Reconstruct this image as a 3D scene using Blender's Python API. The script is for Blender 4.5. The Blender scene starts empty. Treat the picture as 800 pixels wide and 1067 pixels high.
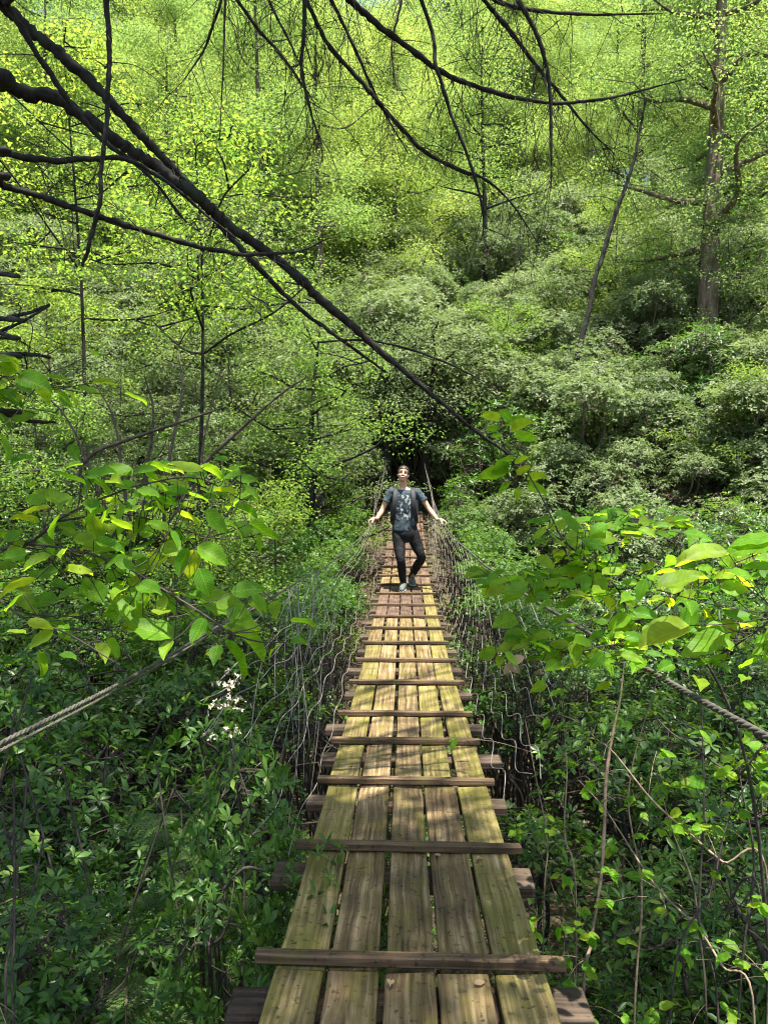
import bpy, bmesh, math, random
import numpy as np
from mathutils import Vector, Matrix

random.seed(7)
rng = np.random.default_rng(7)
S = bpy.context.scene
COL = S.collection
rad = math.radians

# ------------------------------------------------------------------ camera
F = 762.0                                   # focal length in pixels of the 800 x 1067 photograph
YAW, PITCH = rad(1.65), rad(2.14)
cd = bpy.data.cameras.new('camera')
cam = bpy.data.objects.new('camera', cd)
COL.objects.link(cam)
cd.sensor_fit = 'VERTICAL'
cd.sensor_height = 36.0
cd.lens = F / 1067.0 * 36.0
cd.clip_start, cd.clip_end = 0.05, 2000
cam.location = (0, 0, 0)
cam.rotation_euler = (rad(90) - PITCH, 0, YAW)
S.camera = cam

# ------------------------------------------------------------------ light
SUN = Vector((0.10, -0.19, 0.96)).normalized()
SX, SY = SUN.x / SUN.z, SUN.y / SUN.z
wd = bpy.data.worlds.new('World')
S.world = wd
wd.use_nodes = True
nt = wd.node_tree
nt.nodes.clear()
sky = nt.nodes.new('ShaderNodeTexSky')
sky.sky_type = 'NISHITA'
sky.sun_disc = False
sky.sun_elevation = math.asin(SUN.z)
sky.sun_rotation = math.atan2(SUN.x, SUN.y)
sky.air_density, sky.dust_density, sky.ozone_density = 1.0, 2.0, 1.0
bg = nt.nodes.new('ShaderNodeBackground')
bg.inputs['Strength'].default_value = 0.10
out = nt.nodes.new('ShaderNodeOutputWorld')
nt.links.new(sky.outputs[0], bg.inputs[0])
nt.links.new(bg.outputs[0], out.inputs[0])
ld = bpy.data.lights.new('sun', 'SUN')
ld.energy, ld.angle, ld.color = 5.0, rad(0.5), (1.0, 0.95, 0.84)
sun = bpy.data.objects.new('sun', ld)
COL.objects.link(sun)
sun.rotation_euler = SUN.to_track_quat('Z', 'Y').to_euler()
S.view_settings.view_transform = 'Standard'
S.view_settings.look = 'None'
S.view_settings.exposure = 1.75
S.view_settings.gamma = 1.0
cy = S.cycles
cy.max_bounces, cy.diffuse_bounces, cy.glossy_bounces = 7, 4, 2
cy.transmission_bounces, cy.transparent_max_bounces = 5, 4
cy.caustics_reflective = cy.caustics_refractive = False
cy.sample_clamp_indirect = 8
cy.use_denoising = True
cy.use_adaptive_sampling = True
cy.adaptive_threshold = 0.02
cy.filter_width = 1.1

# ------------------------------------------------------------------ helpers
CAMR = cam.rotation_euler.to_matrix()


def at(px, py, Y):
    """Point of the place seen at photo pixel (px, py), Y metres ahead along the bridge."""
    d = CAMR @ Vector(((px - 400) / F, (533.5 - py) / F, -1.0))
    return d * (Y / d.y)


def tag(o, label=None, cat=None, group=None, kind=None):
    for k, v in (('label', label), ('category', cat), ('group', group), ('kind', kind)):
        if v:
            o[k] = v
    return o


def empty(name, loc=(0, 0, 0), rz=0.0):
    o = bpy.data.objects.new(name, None)
    COL.objects.link(o)
    o.location = loc
    o.rotation_euler = (0, 0, rz)
    o.empty_display_size = 0.2
    return o


class Geo:
    def __init__(s):
        s.v, s.f, s.uv, s.n = [], [], [], 0

    def add(s, v, f, uv=None):
        v = np.asarray(v, float)
        s.v.append(v)
        n = s.n
        s.f.extend([[i + n for i in q] for q in f])
        s.n += len(v)
        if uv is not None:
            s.uv.append(uv)

    def tube(s, pts, r, sides=6, cap=True):
        pts = np.asarray(pts, float)
        n = len(pts)
        r = np.broadcast_to(np.asarray(r, float), (n,)) if np.ndim(r) == 0 else np.asarray(r, float)
        t = np.gradient(pts, axis=0)
        t /= np.linalg.norm(t, axis=1, keepdims=True) + 1e-12
        a = np.array([0, 0, 1.0]) if abs(t[0, 2]) < 0.9 else np.array([1.0, 0, 0])
        u = np.cross(t[0], a)
        u /= np.linalg.norm(u)
        th = np.arange(sides) * 2 * math.pi / sides
        V = np.zeros((n, sides, 3))
        for i in range(n):
            u = u - t[i] * np.dot(u, t[i])
            u /= np.linalg.norm(u) + 1e-12
            w = np.cross(t[i], u)
            V[i] = pts[i] + r[i] * (np.cos(th)[:, None] * u + np.sin(th)[:, None] * w)
        f = []
        for i in range(n - 1):
            for k in range(sides):
                k2 = (k + 1) % sides
                f.append((i * sides + k, i * sides + k2, (i + 1) * sides + k2, (i + 1) * sides + k))
        if cap:
            f.append(tuple(range(sides - 1, -1, -1)))
            f.append(tuple((n - 1) * sides + k for k in range(sides)))
        s.add(V.reshape(-1, 3), f)

    def box(s, c, size, M=None):
        c = np.asarray(c, float)
        h = np.asarray(size, float) / 2
        v = np.array([(x, y, z) for x in (-1, 1) for y in (-1, 1) for z in (-1, 1)], float) * h
        if M is not None:
            v = v @ np.array(M).T
        s.add(v + c, [(0, 1, 3, 2), (4, 6, 7, 5), (0, 4, 5, 1), (2, 3, 7, 6), (0, 2, 6, 4), (1, 5, 7, 3)])

    def leaves(s, T, O, Yd, N, L, W):
        """Copies of a leaf template T = (verts, faces, uv): bases O, directions Yd, facing N, lengths L, widths W."""
        tv, tf, tuv = T
        O, Yd, N = (np.asarray(a, float).reshape(-1, 3) for a in (O, Yd, N))
        n = len(O)
        L = np.broadcast_to(np.asarray(L, float), (n,))
        W = np.broadcast_to(np.asarray(W, float), (n,))
        Yd = Yd / (np.linalg.norm(Yd, axis=1, keepdims=True) + 1e-9)
        X = np.cross(Yd, N)
        X /= np.linalg.norm(X, axis=1, keepdims=True) + 1e-9
        N = np.cross(X, Yd)
        V = (O[:, None] + X[:, None] * (tv[None, :, 0:1] * W[:, None, None])
             + Yd[:, None] * (tv[None, :, 1:2] * L[:, None, None]) + N[:, None] * (tv[None, :, 2:3] * L[:, None, None]))
        k = len(tv)
        base = s.n
        s.v.append(V.reshape(-1, 3))
        by = {}
        for f in tf:
            by.setdefault(len(f), []).append(f)
        offs = (np.arange(n) * k + base)[:, None, None]
        if tuv is None:
            for m, fs in by.items():
                s.f.extend((offs + np.array(fs)[None]).reshape(-1, m).tolist())
        else:
            for i in range(n):
                o = base + i * k
                s.f.extend([[j + o for j in f] for f in tf])
            s.uv.append(np.tile(tuv, (n, 1)))
        s.n += n * k

    def mesh(s, name):
        me = bpy.data.meshes.new(name)
        v = np.concatenate(s.v) if s.v else np.zeros((0, 3))
        me.from_pydata(v.tolist(), [], s.f)
        if s.uv:
            uv = np.concatenate(s.uv)
            if len(uv) == len(v):
                lay = me.uv_layers.new(name='UVMap')
                idx = np.zeros(len(me.loops), dtype=np.int32)
                me.loops.foreach_get('vertex_index', idx)
                lay.data.foreach_set('uv', uv[idx].astype(np.float32).ravel())
        me.update()
        return me

    def build(s, name, mat, parent=None, smooth=True):
        me = s.mesh(name)
        if smooth:
            me.polygons.foreach_set('use_smooth', [True] * len(me.polygons))
        me.materials.append(mat)
        o = bpy.data.objects.new(name, me)
        COL.objects.link(o)
        if parent is not None:
            o.parent = parent
        return o


def spline(pts, step=6):
    """Catmull-Rom through points (any number of columns)."""
    p = np.asarray(pts, float)
    if len(p) < 3:
        t = np.linspace(0, 1, step + 1)[:, None]
        return p[0] * (1 - t) + p[-1] * t
    q = np.vstack([2 * p[0] - p[1], p, 2 * p[-1] - p[-2]])
    o = []
    for i in range(1, len(q) - 2):
        for j in range(step):
            t = j / step
            a, b, c, d = q[i - 1], q[i], q[i + 1], q[i + 2]
            o.append(0.5 * (2 * b + (c - a) * t + (2 * a - 5 * b + 4 * c - d) * t * t + (3 * b - a - 3 * c + d) * t ** 3))
    o.append(p[-1])
    return np.array(o)


def smoothstep(a, b, x):
    t = min(1.0, max(0.0, (x - a) / (b - a)))
    return t * t * (3 - 2 * t)


# ------------------------------------------------------------------ materials
def mat_new(name):
    m = bpy.data.materials.new(name)
    m.use_nodes = True
    t = m.node_tree
    t.nodes.clear()
    o = t.nodes.new('ShaderNodeOutputMaterial')
    return m, t, o


def N_(t, kind, **kw):
    n = t.nodes.new(kind)
    for k, v in kw.items():
        setattr(n, k, v)
    return n


def ramp(t, stops, interp='LINEAR'):
    r = t.nodes.new('ShaderNodeValToRGB')
    r.color_ramp.interpolation = interp
    e = r.color_ramp.elements
    while len(e) < len(stops):
        e.new(0.5)
    for el, (p, c) in zip(e, stops):
        el.position = p
        el.color = (*c, 1) if len(c) == 3 else c
    return r


def leaf_mat(name, cols, trans, tfac=0.4, rough=0.45, spec=0.5, veins=False, spread=0.5):
    """cols: 3-4 leaf colours picked per leaf; trans: colour of light shining through."""
    m, t, o = mat_new(name)
    g = N_(t, 'ShaderNodeNewGeometry')
    oi = N_(t, 'ShaderNodeObjectInfo')
    add = N_(t, 'ShaderNodeMath', operation='MULTIPLY_ADD')
    t.links.new(oi.outputs['Random'], add.inputs[0])
    add.inputs[1].default_value = spread
    t.links.new(g.outputs['Random Per Island'], add.inputs[2])
    mul = N_(t, 'ShaderNodeMath', operation='MULTIPLY')
    t.links.new(add.outputs[0], mul.inputs[0])
    mul.inputs[1].default_value = 1 / (1 + spread)
    n = len(cols)
    cr = ramp(t, [(i / (n - 1), c) for i, c in enumerate(cols)])
    t.links.new(mul.outputs[0], cr.inputs[0])
    col = cr.outputs[0]
    bump = None
    if veins:
        uv = N_(t, 'ShaderNodeUVMap')
        sep = N_(t, 'ShaderNodeSeparateXYZ')
        t.links.new(uv.outputs[0], sep.inputs[0])
        ab = N_(t, 'ShaderNodeMath', operation='ABSOLUTE')
        t.links.new(sep.outputs[0], ab.inputs[0])
        ma = N_(t, 'ShaderNodeMath', operation='MULTIPLY_ADD')      # side veins sweep forward
        t.links.new(ab.outputs[0], ma.inputs[0])
        ma.inputs[1].default_value = -0.55
        t.links.new(sep.outputs[1], ma.inputs[2])
        fr = N_(t, 'ShaderNodeMath', operation='PINGPONG')
        t.links.new(ma.outputs[0], fr.inputs[0])
        fr.inputs[1].default_value = 0.055
        d1 = N_(t, 'ShaderNodeMath', operation='LESS_THAN')
        t.links.new(fr.outputs[0], d1.inputs[0])
        d1.inputs[1].default_value = 0.007
        d2 = N_(t, 'ShaderNodeMath', operation='LESS_THAN')
        t.links.new(ab.outputs[0], d2.inputs[0])
        d2.inputs[1].default_value = 0.022
        mx = N_(t, 'ShaderNodeMath', operation='MAXIMUM')
        t.links.new(d1.outputs[0], mx.inputs[0])
        t.links.new(d2.outputs[0], mx.inputs[1])
        vm = N_(t, 'ShaderNodeMix', data_type='RGBA')
        sc = N_(t, 'ShaderNodeMath', operation='MULTIPLY')
        t.links.new(mx.outputs[0], sc.inputs[0])
        sc.inputs[1].default_value = 0.45
        t.links.new(sc.outputs[0], vm.inputs[0])
        t.links.new(col, vm.inputs[6])
        vm.inputs[7].default_value = (cols[-1][0] * 1.5, cols[-1][1] * 1.3, cols[-1][2] * 1.5, 1)
        # blotches
        nz = N_(t, 'ShaderNodeTexNoise')
        nz.inputs['Scale'].default_value = 38
        nz.inputs['Detail'].default_value = 4
        tc = N_(t, 'ShaderNodeTexCoord')
        t.links.new(tc.outputs['Object'], nz.inputs['Vector'])
        hs = N_(t, 'ShaderNodeHueSaturation')
        mr = N_(t, 'ShaderNodeMapRange')
        t.links.new(nz.outputs[0], mr.inputs[0])
        mr.inputs[1].default_value, mr.inputs[2].default_value = 0.3, 0.7
        mr.inputs[3].default_value, mr.inputs[4].default_value = 0.75, 1.2
        t.links.new(mr.outputs[0], hs.inputs['Value'])
        t.links.new(vm.outputs[2], hs.inputs['Color'])
        sp_ = N_(t, 'ShaderNodeTexNoise')
        sp_.inputs['Scale'].default_value = 120
        sp_.inputs['Detail'].default_value = 2
        t.links.new(tc.outputs['Object'], sp_.inputs['Vector'])
        rs = ramp(t, [(0.68, (0, 0, 0)), (0.74, (0.8, 0.8, 0.8))])
        t.links.new(sp_.outputs[0], rs.inputs[0])
        bl = N_(t, 'ShaderNodeMix', data_type='RGBA')
        t.links.new(rs.outputs[0], bl.inputs[0])
        t.links.new(hs.outputs[0], bl.inputs[6])
        bl.inputs[7].default_value = (0.10, 0.055, 0.015, 1)
        col = bl.outputs[2]
        bump = N_(t, 'ShaderNodeBump')
        bump.inputs['Strength'].default_value = 0.35
        bump.inputs['Distance'].default_value = 0.002
        bump.invert = True
        t.links.new(mx.outputs[0], bump.inputs['Height'])
    b = N_(t, 'ShaderNodeBsdfPrincipled')
    t.links.new(col, b.inputs['Base Color'])
    b.inputs['Roughness'].default_value = rough
    b.inputs['Specular IOR Level'].default_value = spec
    if bump:
        t.links.new(bump.outputs[0], b.inputs['Normal'])
    tr = N_(t, 'ShaderNodeBsdfTranslucent')
    mt = N_(t, 'ShaderNodeMix', data_type='RGBA', blend_type='MULTIPLY')
    mt.inputs[0].default_value = 1.0
    gain = N_(t, 'ShaderNodeMix', data_type='RGBA', blend_type='DIVIDE')
    gain.inputs[0].default_value = 1.0
    mid = cols[len(cols) // 2]
    t.links.new(col, gain.inputs[6])
    gain.inputs[7].default_value = (*mid, 1)
    t.links.new(gain.outputs[2], mt.inputs[6])
    mt.inputs[7].default_value = (*trans, 1)
    t.links.new(mt.outputs[2], tr.inputs[0])
    mx2 = N_(t, 'ShaderNodeMixShader')
    mx2.inputs[0].default_value = tfac
    t.links.new(b.outputs[0], mx2.inputs[1])
    t.links.new(tr.outputs[0], mx2.inputs[2])
    t.links.new(mx2.outputs[0], o.inputs[0])
    return m


def bark_mat(name, dark, light, scale=14.0, moss=None, stretch=(1, 1, 0.25), bumpd=0.01):
    m, t, o = mat_new(name)
    tc = N_(t, 'ShaderNodeTexCoord')
    mp = N_(t, 'ShaderNodeMapping')
    mp.inputs['Scale'].default_value = stretch
    t.links.new(tc.outputs['Object'], mp.inputs[0])
    nz = N_(t, 'ShaderNodeTexNoise')
    nz.inputs['Scale'].default_value = scale
    nz.inputs['Detail'].default_value = 6
    nz.inputs['Roughness'].default_value = 0.65
    t.links.new(mp.outputs[0], nz.inputs['Vector'])
    cr = ramp(t, [(0.35, dark), (0.68, light)])
    t.links.new(nz.outputs[0], cr.inputs[0])
    col = cr.outputs[0]
    if moss:
        n2 = N_(t, 'ShaderNodeTexNoise')
        n2.inputs['Scale'].default_value = scale * 0.35
        n2.inputs['Detail'].default_value = 5
        t.links.new(tc.outputs['Object'], n2.inputs['Vector'])
        r2 = ramp(t, [(0.52, (0, 0, 0)), (0.62, (1, 1, 1))])
        t.links.new(n2.outputs[0], r2.inputs[0])
        mx = N_(t, 'ShaderNodeMix', data_type='RGBA')
        t.links.new(r2.outputs[0], mx.inputs[0])
        t.links.new(col, mx.inputs[6])
        mx.inputs[7].default_value = (*moss, 1)
        col = mx.outputs[2]
    b = N_(t, 'ShaderNodeBsdfPrincipled')
    b.inputs['Roughness'].default_value = 0.9
    b.inputs['Specular IOR Level'].default_value = 0.2
    t.links.new(col, b.inputs['Base Color'])
    bp = N_(t, 'ShaderNodeBump')
    bp.inputs['Strength'].default_value = 0.8
    bp.inputs['Distance'].default_value = bumpd
    t.links.new(nz.outputs[0], bp.inputs['Height'])
    t.links.new(bp.outputs[0], b.inputs['Normal'])
    t.links.new(b.outputs[0], o.inputs[0])
    return m


def plain(name, col, rough=0.7, metal=0.0, var=0.25, scale=30, spec=0.4):
    m, t, o = mat_new(name)
    tc = N_(t, 'ShaderNodeTexCoord')
    nz = N_(t, 'ShaderNodeTexNoise')
    nz.inputs['Scale'].default_value = scale
    nz.inputs['Detail'].default_value = 4
    t.links.new(tc.outputs['Object'], nz.inputs['Vector'])
    cr = ramp(t, [(0.3, tuple(c * (1 - var) for c in col)), (0.7, tuple(min(1, c * (1 + var)) for c in col))])
    t.links.new(nz.outputs[0], cr.inputs[0])
    b = N_(t, 'ShaderNodeBsdfPrincipled')
    b.inputs['Roughness'].default_value = rough
    b.inputs['Metallic'].default_value = metal
    b.inputs['Specular IOR Level'].default_value = spec
    t.links.new(cr.outputs[0], b.inputs['Base Color'])
    t.links.new(b.outputs[0], o.inputs[0])
    return m


def wood_mat(name, c0, c1, c2, algae, a_lo, a_hi, along='Y'):
    """Weathered softwood: grain along the plank (Y), knots, and algae patches."""
    m, t, o = mat_new(name)
    tc = N_(t, 'ShaderNodeTexCoord')
    oi = N_(t, 'ShaderNodeObjectInfo')
    off = N_(t, 'ShaderNodeMath', operation='MULTIPLY')
    t.links.new(oi.outputs['Random'], off.inputs[0])
    off.inputs[1].default_value = 37.0
    cmb = N_(t, 'ShaderNodeCombineXYZ')
    t.links.new(off.outputs[0], cmb.inputs[0])
    t.links.new(off.outputs[0], cmb.inputs[2])
    va = N_(t, 'ShaderNodeVectorMath', operation='ADD')
    t.links.new(tc.outputs['Object'], va.inputs[0])
    t.links.new(cmb.outputs[0], va.inputs[1])
    # warp, then stretched noise
    w = N_(t, 'ShaderNodeTexNoise')
    w.inputs['Scale'].default_value = 3.0
    t.links.new(va.outputs[0], w.inputs['Vector'])
    ws = N_(t, 'ShaderNodeVectorMath', operation='SCALE')
    t.links.new(w.outputs['Color'], ws.inputs[0])
    ws.inputs['Scale'].default_value = 0.03
    wa = N_(t, 'ShaderNodeVectorMath', operation='ADD')
    t.links.new(va.outputs[0], wa.inputs[0])
    t.links.new(ws.outputs[0], wa.inputs[1])
    mp = N_(t, 'ShaderNodeMapping')
    mp.inputs['Scale'].default_value = (62, 1.6, 30) if along == 'Y' else (1.6, 62, 62)
    t.links.new(wa.outputs[0], mp.inputs[0])
    g = N_(t, 'ShaderNodeTexNoise')
    g.inputs['Scale'].default_value = 1.0
    g.inputs['Detail'].default_value = 7
    g.inputs['Roughness'].default_value = 0.6
    t.links.new(mp.outputs[0], g.inputs['Vector'])
    cr = ramp(t, [(0.3, c0), (0.52, c1), (0.72, c2)])
    t.links.new(g.outputs[0], cr.inputs[0])
    # broad tone
    n2 = N_(t, 'ShaderNodeTexNoise')
    n2.inputs['Scale'].default_value = 5.5
    n2.inputs['Detail'].default_value = 5
    t.links.new(va.outputs[0], n2.inputs['Vector'])
    hs = N_(t, 'ShaderNodeHueSaturation')
    mr = N_(t, 'ShaderNodeMapRange')
    mr.inputs[1].default_value, mr.inputs[2].default_value = 0.3, 0.7
    mr.inputs[3].default_value, mr.inputs[4].default_value = 0.5, 1.35
    t.links.new(n2.outputs[0], mr.inputs[0])
    mm = N_(t, 'ShaderNodeMath', operation='MULTIPLY_ADD')
    t.links.new(oi.outputs['Random'], mm.inputs[0])
    mm.inputs[1].default_value = 0.35
    mm.inputs[2].default_value = -0.17
    ad = N_(t, 'ShaderNodeMath', operation='ADD')
    t.links.new(mr.outputs[0], ad.inputs[0])
    t.links.new(mm.outputs[0], ad.inputs[1])
    t.links.new(ad.outputs[0], hs.inputs['Value'])
    t.links.new(cr.outputs[0], hs.inputs['Color'])
    # algae
    n3 = N_(t, 'ShaderNodeTexNoise')
    n3.inputs['Scale'].default_value = 7
    n3.inputs['Detail'].default_value = 8
    n3.inputs['Roughness'].default_value = 0.7
    mp3 = N_(t, 'ShaderNodeMapping')
    mp3.inputs['Scale'].default_value = (1.4, 0.55, 1)
    mp3.inputs['Location'].default_value = (3.1, 7.7, 1.3)
    t.links.new(va.outputs[0], mp3.inputs[0])
    t.links.new(mp3.outputs[0], n3.inputs['Vector'])
    r3 = ramp(t, [(a_lo, (0, 0, 0)), (a_hi, (0.8, 0.8, 0.8))])
    t.links.new(n3.outputs[0], r3.inputs[0])
    mx = N_(t, 'ShaderNodeMix', data_type='RGBA')
    t.links.new(r3.outputs[0], mx.inputs[0])
    t.links.new(hs.outputs[0], mx.inputs[6])
    al = N_(t, 'ShaderNodeMix', data_type='RGBA', blend_type='MULTIPLY')
    al.inputs[0].default_value = 0.8
    al.inputs[6].default_value = (*algae, 1)
    gb = ramp(t, [(0.3, (0.45, 0.45, 0.45)), (0.65, (1, 1, 1))])
    t.links.new(g.outputs[0], gb.inputs[0])
    t.links.new(gb.outputs[0], al.inputs[7])
    t.links.new(al.outputs[2], mx.inputs[7])
    # dirt flecks
    n4 = N_(t, 'ShaderNodeTexNoise')
    n4.inputs['Scale'].default_value = 55
    n4.inputs['Detail'].default_value = 3
    t.links.new(va.outputs[0], n4.inputs['Vector'])
    r4 = ramp(t, [(0.3, (0.25, 0.22, 0.18)), (0.4, (1, 1, 1))])
    t.links.new(n4.outputs[0], r4.inputs[0])
    fl = N_(t, 'ShaderNodeMix', data_type='RGBA', blend_type='MULTIPLY')
    fl.inputs[0].default_value = 0.8
    t.links.new(mx.outputs[2], fl.inputs[6])
    t.links.new(r4.outputs[0], fl.inputs[7])
    b = N_(t, 'ShaderNodeBsdfPrincipled')
    b.inputs['Roughness'].default_value = 0.75
    b.inputs['Specular IOR Level'].default_value = 0.25
    t.links.new(fl.outputs[2], b.inputs['Base Color'])
    bp = N_(t, 'ShaderNodeBump')
    bp.inputs['Strength'].default_value = 0.7
    bp.inputs['Distance'].default_value = 0.004
    t.links.new(g.outputs[0], bp.inputs['Height'])
    t.links.new(bp.outputs[0], b.inputs['Normal'])
    t.links.new(b.outputs[0], o.inputs[0])
    return m


M = {}
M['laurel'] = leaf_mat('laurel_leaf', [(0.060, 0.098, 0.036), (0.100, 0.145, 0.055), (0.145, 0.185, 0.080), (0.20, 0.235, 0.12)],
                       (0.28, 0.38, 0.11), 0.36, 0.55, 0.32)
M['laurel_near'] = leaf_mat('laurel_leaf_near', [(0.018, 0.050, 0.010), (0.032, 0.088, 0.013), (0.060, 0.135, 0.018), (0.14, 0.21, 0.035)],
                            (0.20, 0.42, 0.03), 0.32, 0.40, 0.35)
M['canopy'] = leaf_mat('canopy_leaf', [(0.060, 0.12, 0.030), (0.085, 0.155, 0.036), (0.125, 0.19, 0.042), (0.165, 0.225, 0.045)],
                       (0.44, 0.57, 0.11), 0.52, 0.5, 0.4, spread=0.8)
M['sapling'] = leaf_mat('sapling_leaf', [(0.06, 0.13, 0.018), (0.08, 0.16, 0.02), (0.12, 0.19, 0.022)],
                        (0.31, 0.47, 0.07), 0.5, 0.5, 0.3)
M['broad'] = leaf_mat('broad_leaf', [(0.055, 0.18, 0.010), (0.085, 0.23, 0.012), (0.12, 0.26, 0.014), (0.19, 0.28, 0.018)],
                      (0.42, 0.72, 0.02), 0.55, 0.5, 0.22, veins=True, spread=0.0)
M['pale'] = leaf_mat('pale_leaf', [(0.075, 0.125, 0.040), (0.11, 0.165, 0.055), (0.16, 0.205, 0.075)], (0.30, 0.42, 0.10), 0.4, 0.5, 0.4)
M['maple'] = leaf_mat('maple_leaf', [(0.08, 0.15, 0.02), (0.12, 0.19, 0.022), (0.17, 0.22, 0.025), (0.22, 0.24, 0.03)], (0.42, 0.56, 0.06), 0.52, 0.5, 0.3)
M['fern'] = leaf_mat('fern_leaf', [(0.06, 0.13, 0.03), (0.09, 0.17, 0.035), (0.12, 0.20, 0.05)], (0.26, 0.42, 0.06), 0.4, 0.5, 0.4)
M['petal'] = plain('petal', (0.40, 0.36, 0.27), 0.6, var=0.08)
M['dry'] = leaf_mat('dry_leaf', [(0.35, 0.24, 0.12), (0.42, 0.31, 0.17), (0.30, 0.17, 0.08)], (0.4, 0.28, 0.12), 0.25, 0.7, 0.2)
M['bark'] = bark_mat('bark', (0.045, 0.036, 0.028), (0.16, 0.13, 0.10), 12, moss=(0.07, 0.09, 0.03), bumpd=0.03)
M['bark_brown'] = bark_mat('bark_brown', (0.07, 0.05, 0.034), (0.24, 0.18, 0.125), 9, moss=(0.09, 0.11, 0.04), bumpd=0.04)
M['bark_dark'] = bark_mat('bark_dark', (0.010, 0.009, 0.008), (0.034, 0.030, 0.026), 40, moss=(0.030, 0.036, 0.024), stretch=(1, 1, 1), bumpd=0.006)
M['stem'] = bark_mat('stem', (0.05, 0.042, 0.032), (0.15, 0.12, 0.09), 30, stretch=(1, 1, 1), bumpd=0.004)
M['stem_dark'] = bark_mat('stem_dark', (0.03, 0.025, 0.02), (0.09, 0.075, 0.06), 30, stretch=(1, 1, 1), bumpd=0.004)
M['vine'] = bark_mat('vine', (0.12, 0.085, 0.06), (0.30, 0.23, 0.16), 40, stretch=(1, 1, 1), bumpd=0.003)
M['plank'] = wood_mat('plank_wood', (0.040, 0.023, 0.010), (0.18, 0.120, 0.058), (0.38, 0.285, 0.160), (0.145, 0.126, 0.022), 0.46, 0.68)
M['plank_green'] = wood_mat('plank_wood_algae', (0.040, 0.025, 0.010), (0.18, 0.130, 0.056), (0.37, 0.285, 0.145), (0.165, 0.152, 0.022), 0.38, 0.60)
M['plank_red'] = wood_mat('plank_wood_red', (0.042, 0.025, 0.017), (0.105, 0.065, 0.045), (0.18, 0.120, 0.085), (0.20, 0.18, 0.05), 0.62, 0.8)
M['batten'] = wood_mat('batten_wood', (0.038, 0.023, 0.012), (0.095, 0.060, 0.034), (0.18, 0.125, 0.072), (0.14, 0.13, 0.025), 0.54, 0.7, 'X')
M['beam'] = wood_mat('beam_wood', (0.026, 0.019, 0.013), (0.072, 0.050, 0.034), (0.14, 0.10, 0.07), (0.11, 0.11, 0.03), 0.56, 0.72, 'X')
M['wire'] = plain('wire', (0.27, 0.25, 0.22), 0.6, 0.2, var=0.3, scale=20)
M['rope'] = plain('rope', (0.075, 0.068, 0.055), 0.7, 0.1, var=0.35, scale=60)


def ground_mat():
    m, t, o = mat_new('leaf_litter')
    tc = N_(t, 'ShaderNodeTexCoord')
    v = N_(t, 'ShaderNodeTexVoronoi')
    v.inputs['Scale'].default_value = 16
    n = N_(t, 'ShaderNodeTexNoise')
    n.inputs['Scale'].default_value = 1.4
    n.inputs['Detail'].default_value = 8
    t.links.new(tc.outputs['Object'], v.inputs['Vector'])
    t.links.new(tc.outputs['Object'], n.inputs['Vector'])
    c1 = ramp(t, [(0.0, (0.03, 0.022, 0.015)), (0.4, (0.075, 0.05, 0.03)), (0.8, (0.13, 0.09, 0.055)), (1.0, (0.04, 0.06, 0.02))])
    t.links.new(v.outputs['Color'], c1.inputs[0])
    c2 = ramp(t, [(0.4, (0.6, 0.6, 0.6)), (0.65, (0.75, 1.0, 0.5))])
    t.links.new(n.outputs[0], c2.inputs[0])
    mx = N_(t, 'ShaderNodeMix', data_type='RGBA', blend_type='MULTIPLY')
    mx.inputs[0].default_value = 1
    t.links.new(c1.outputs[0], mx.inputs[6])
    t.links.new(c2.outputs[0], mx.inputs[7])
    b = N_(t, 'ShaderNodeBsdfPrincipled')
    b.inputs['Roughness'].default_value = 0.95
    t.links.new(mx.outputs[2], b.inputs['Base Color'])
    bp = N_(t, 'ShaderNodeBump')
    bp.inputs['Distance'].default_value = 0.05
    t.links.new(v.outputs['Distance'], bp.inputs['Height'])
    t.links.new(bp.outputs[0], b.inputs['Normal'])
    t.links.new(b.outputs[0], o.inputs[0])
    return m


M['ground'] = ground_mat()


# ------------------------------------------------------------------ ground
def ground_z(x, y):
    near = -1.55 - 2.5 * smoothstep(0.2, 4.5, y)
    far = 3.1 * smoothstep(10.5, 17.0, y)
    z = near + far
    if y > 15:
        k = 0.46 if x > 0 else 0.40
        z += k * (y - 15) * smoothstep(15, 20, y) * (1 - 0.35 * smoothstep(45, 120, y))
    z += 0.22 * max(0.0, abs(x) - 2.5) * smoothstep(4, 12, y) * (1 - smoothstep(18, 60, abs(x)))
    z += 0.25 * math.sin(x * 0.9 + y * 0.4) * math.cos(y * 0.7 - x * 0.3) * smoothstep(1.0, 3.0, abs(x))
    return z


def make_ground():
    def axis(lo, hi, n, p):
        u = np.linspace(-1, 1, n)
        return np.sign(u) * np.abs(u) ** p * (hi - lo) / 2 + (hi + lo) / 2
    xs = axis(-260, 260, 131, 2.2)
    ys = np.concatenate([np.linspace(-60, -2, 12), np.linspace(-1, 30, 80), 30 + np.linspace(0.04, 1, 30) ** 1.8 * 290])
    v = [(x, y, ground_z(x, y)) for y in ys for x in xs]
    nx = len(xs)
    f = [(j * nx + i, j * nx + i + 1, (j + 1) * nx + i + 1, (j + 1) * nx + i) for j in range(len(ys) - 1) for i in range(nx - 1)]
    g = Geo()
    g.add(v, f)
    return tag(g.build('ground', M['ground']), 'brown leaf litter slope of the wooded ravine', kind='structure')


make_ground()

# ------------------------------------------------------------------ bridge
BX = 0.008


def deck_z(y):
    return -1.53 + (0.0045 if y < 8.8 else 0.0152) * (y - 8.8) ** 2


def row_to_y(row):
    best, by = 9, 0
    for i in range(100, 1800):
        y = i / 100
        p = Vector((BX, y, deck_z(y)))
        c = CAMR.transposed() @ p
        r = 533.5 - F * c.y / -c.z
        if abs(r - row) < best:
            best, by = abs(r - row), y
        if y > 16.8:
            break
    return by


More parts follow.
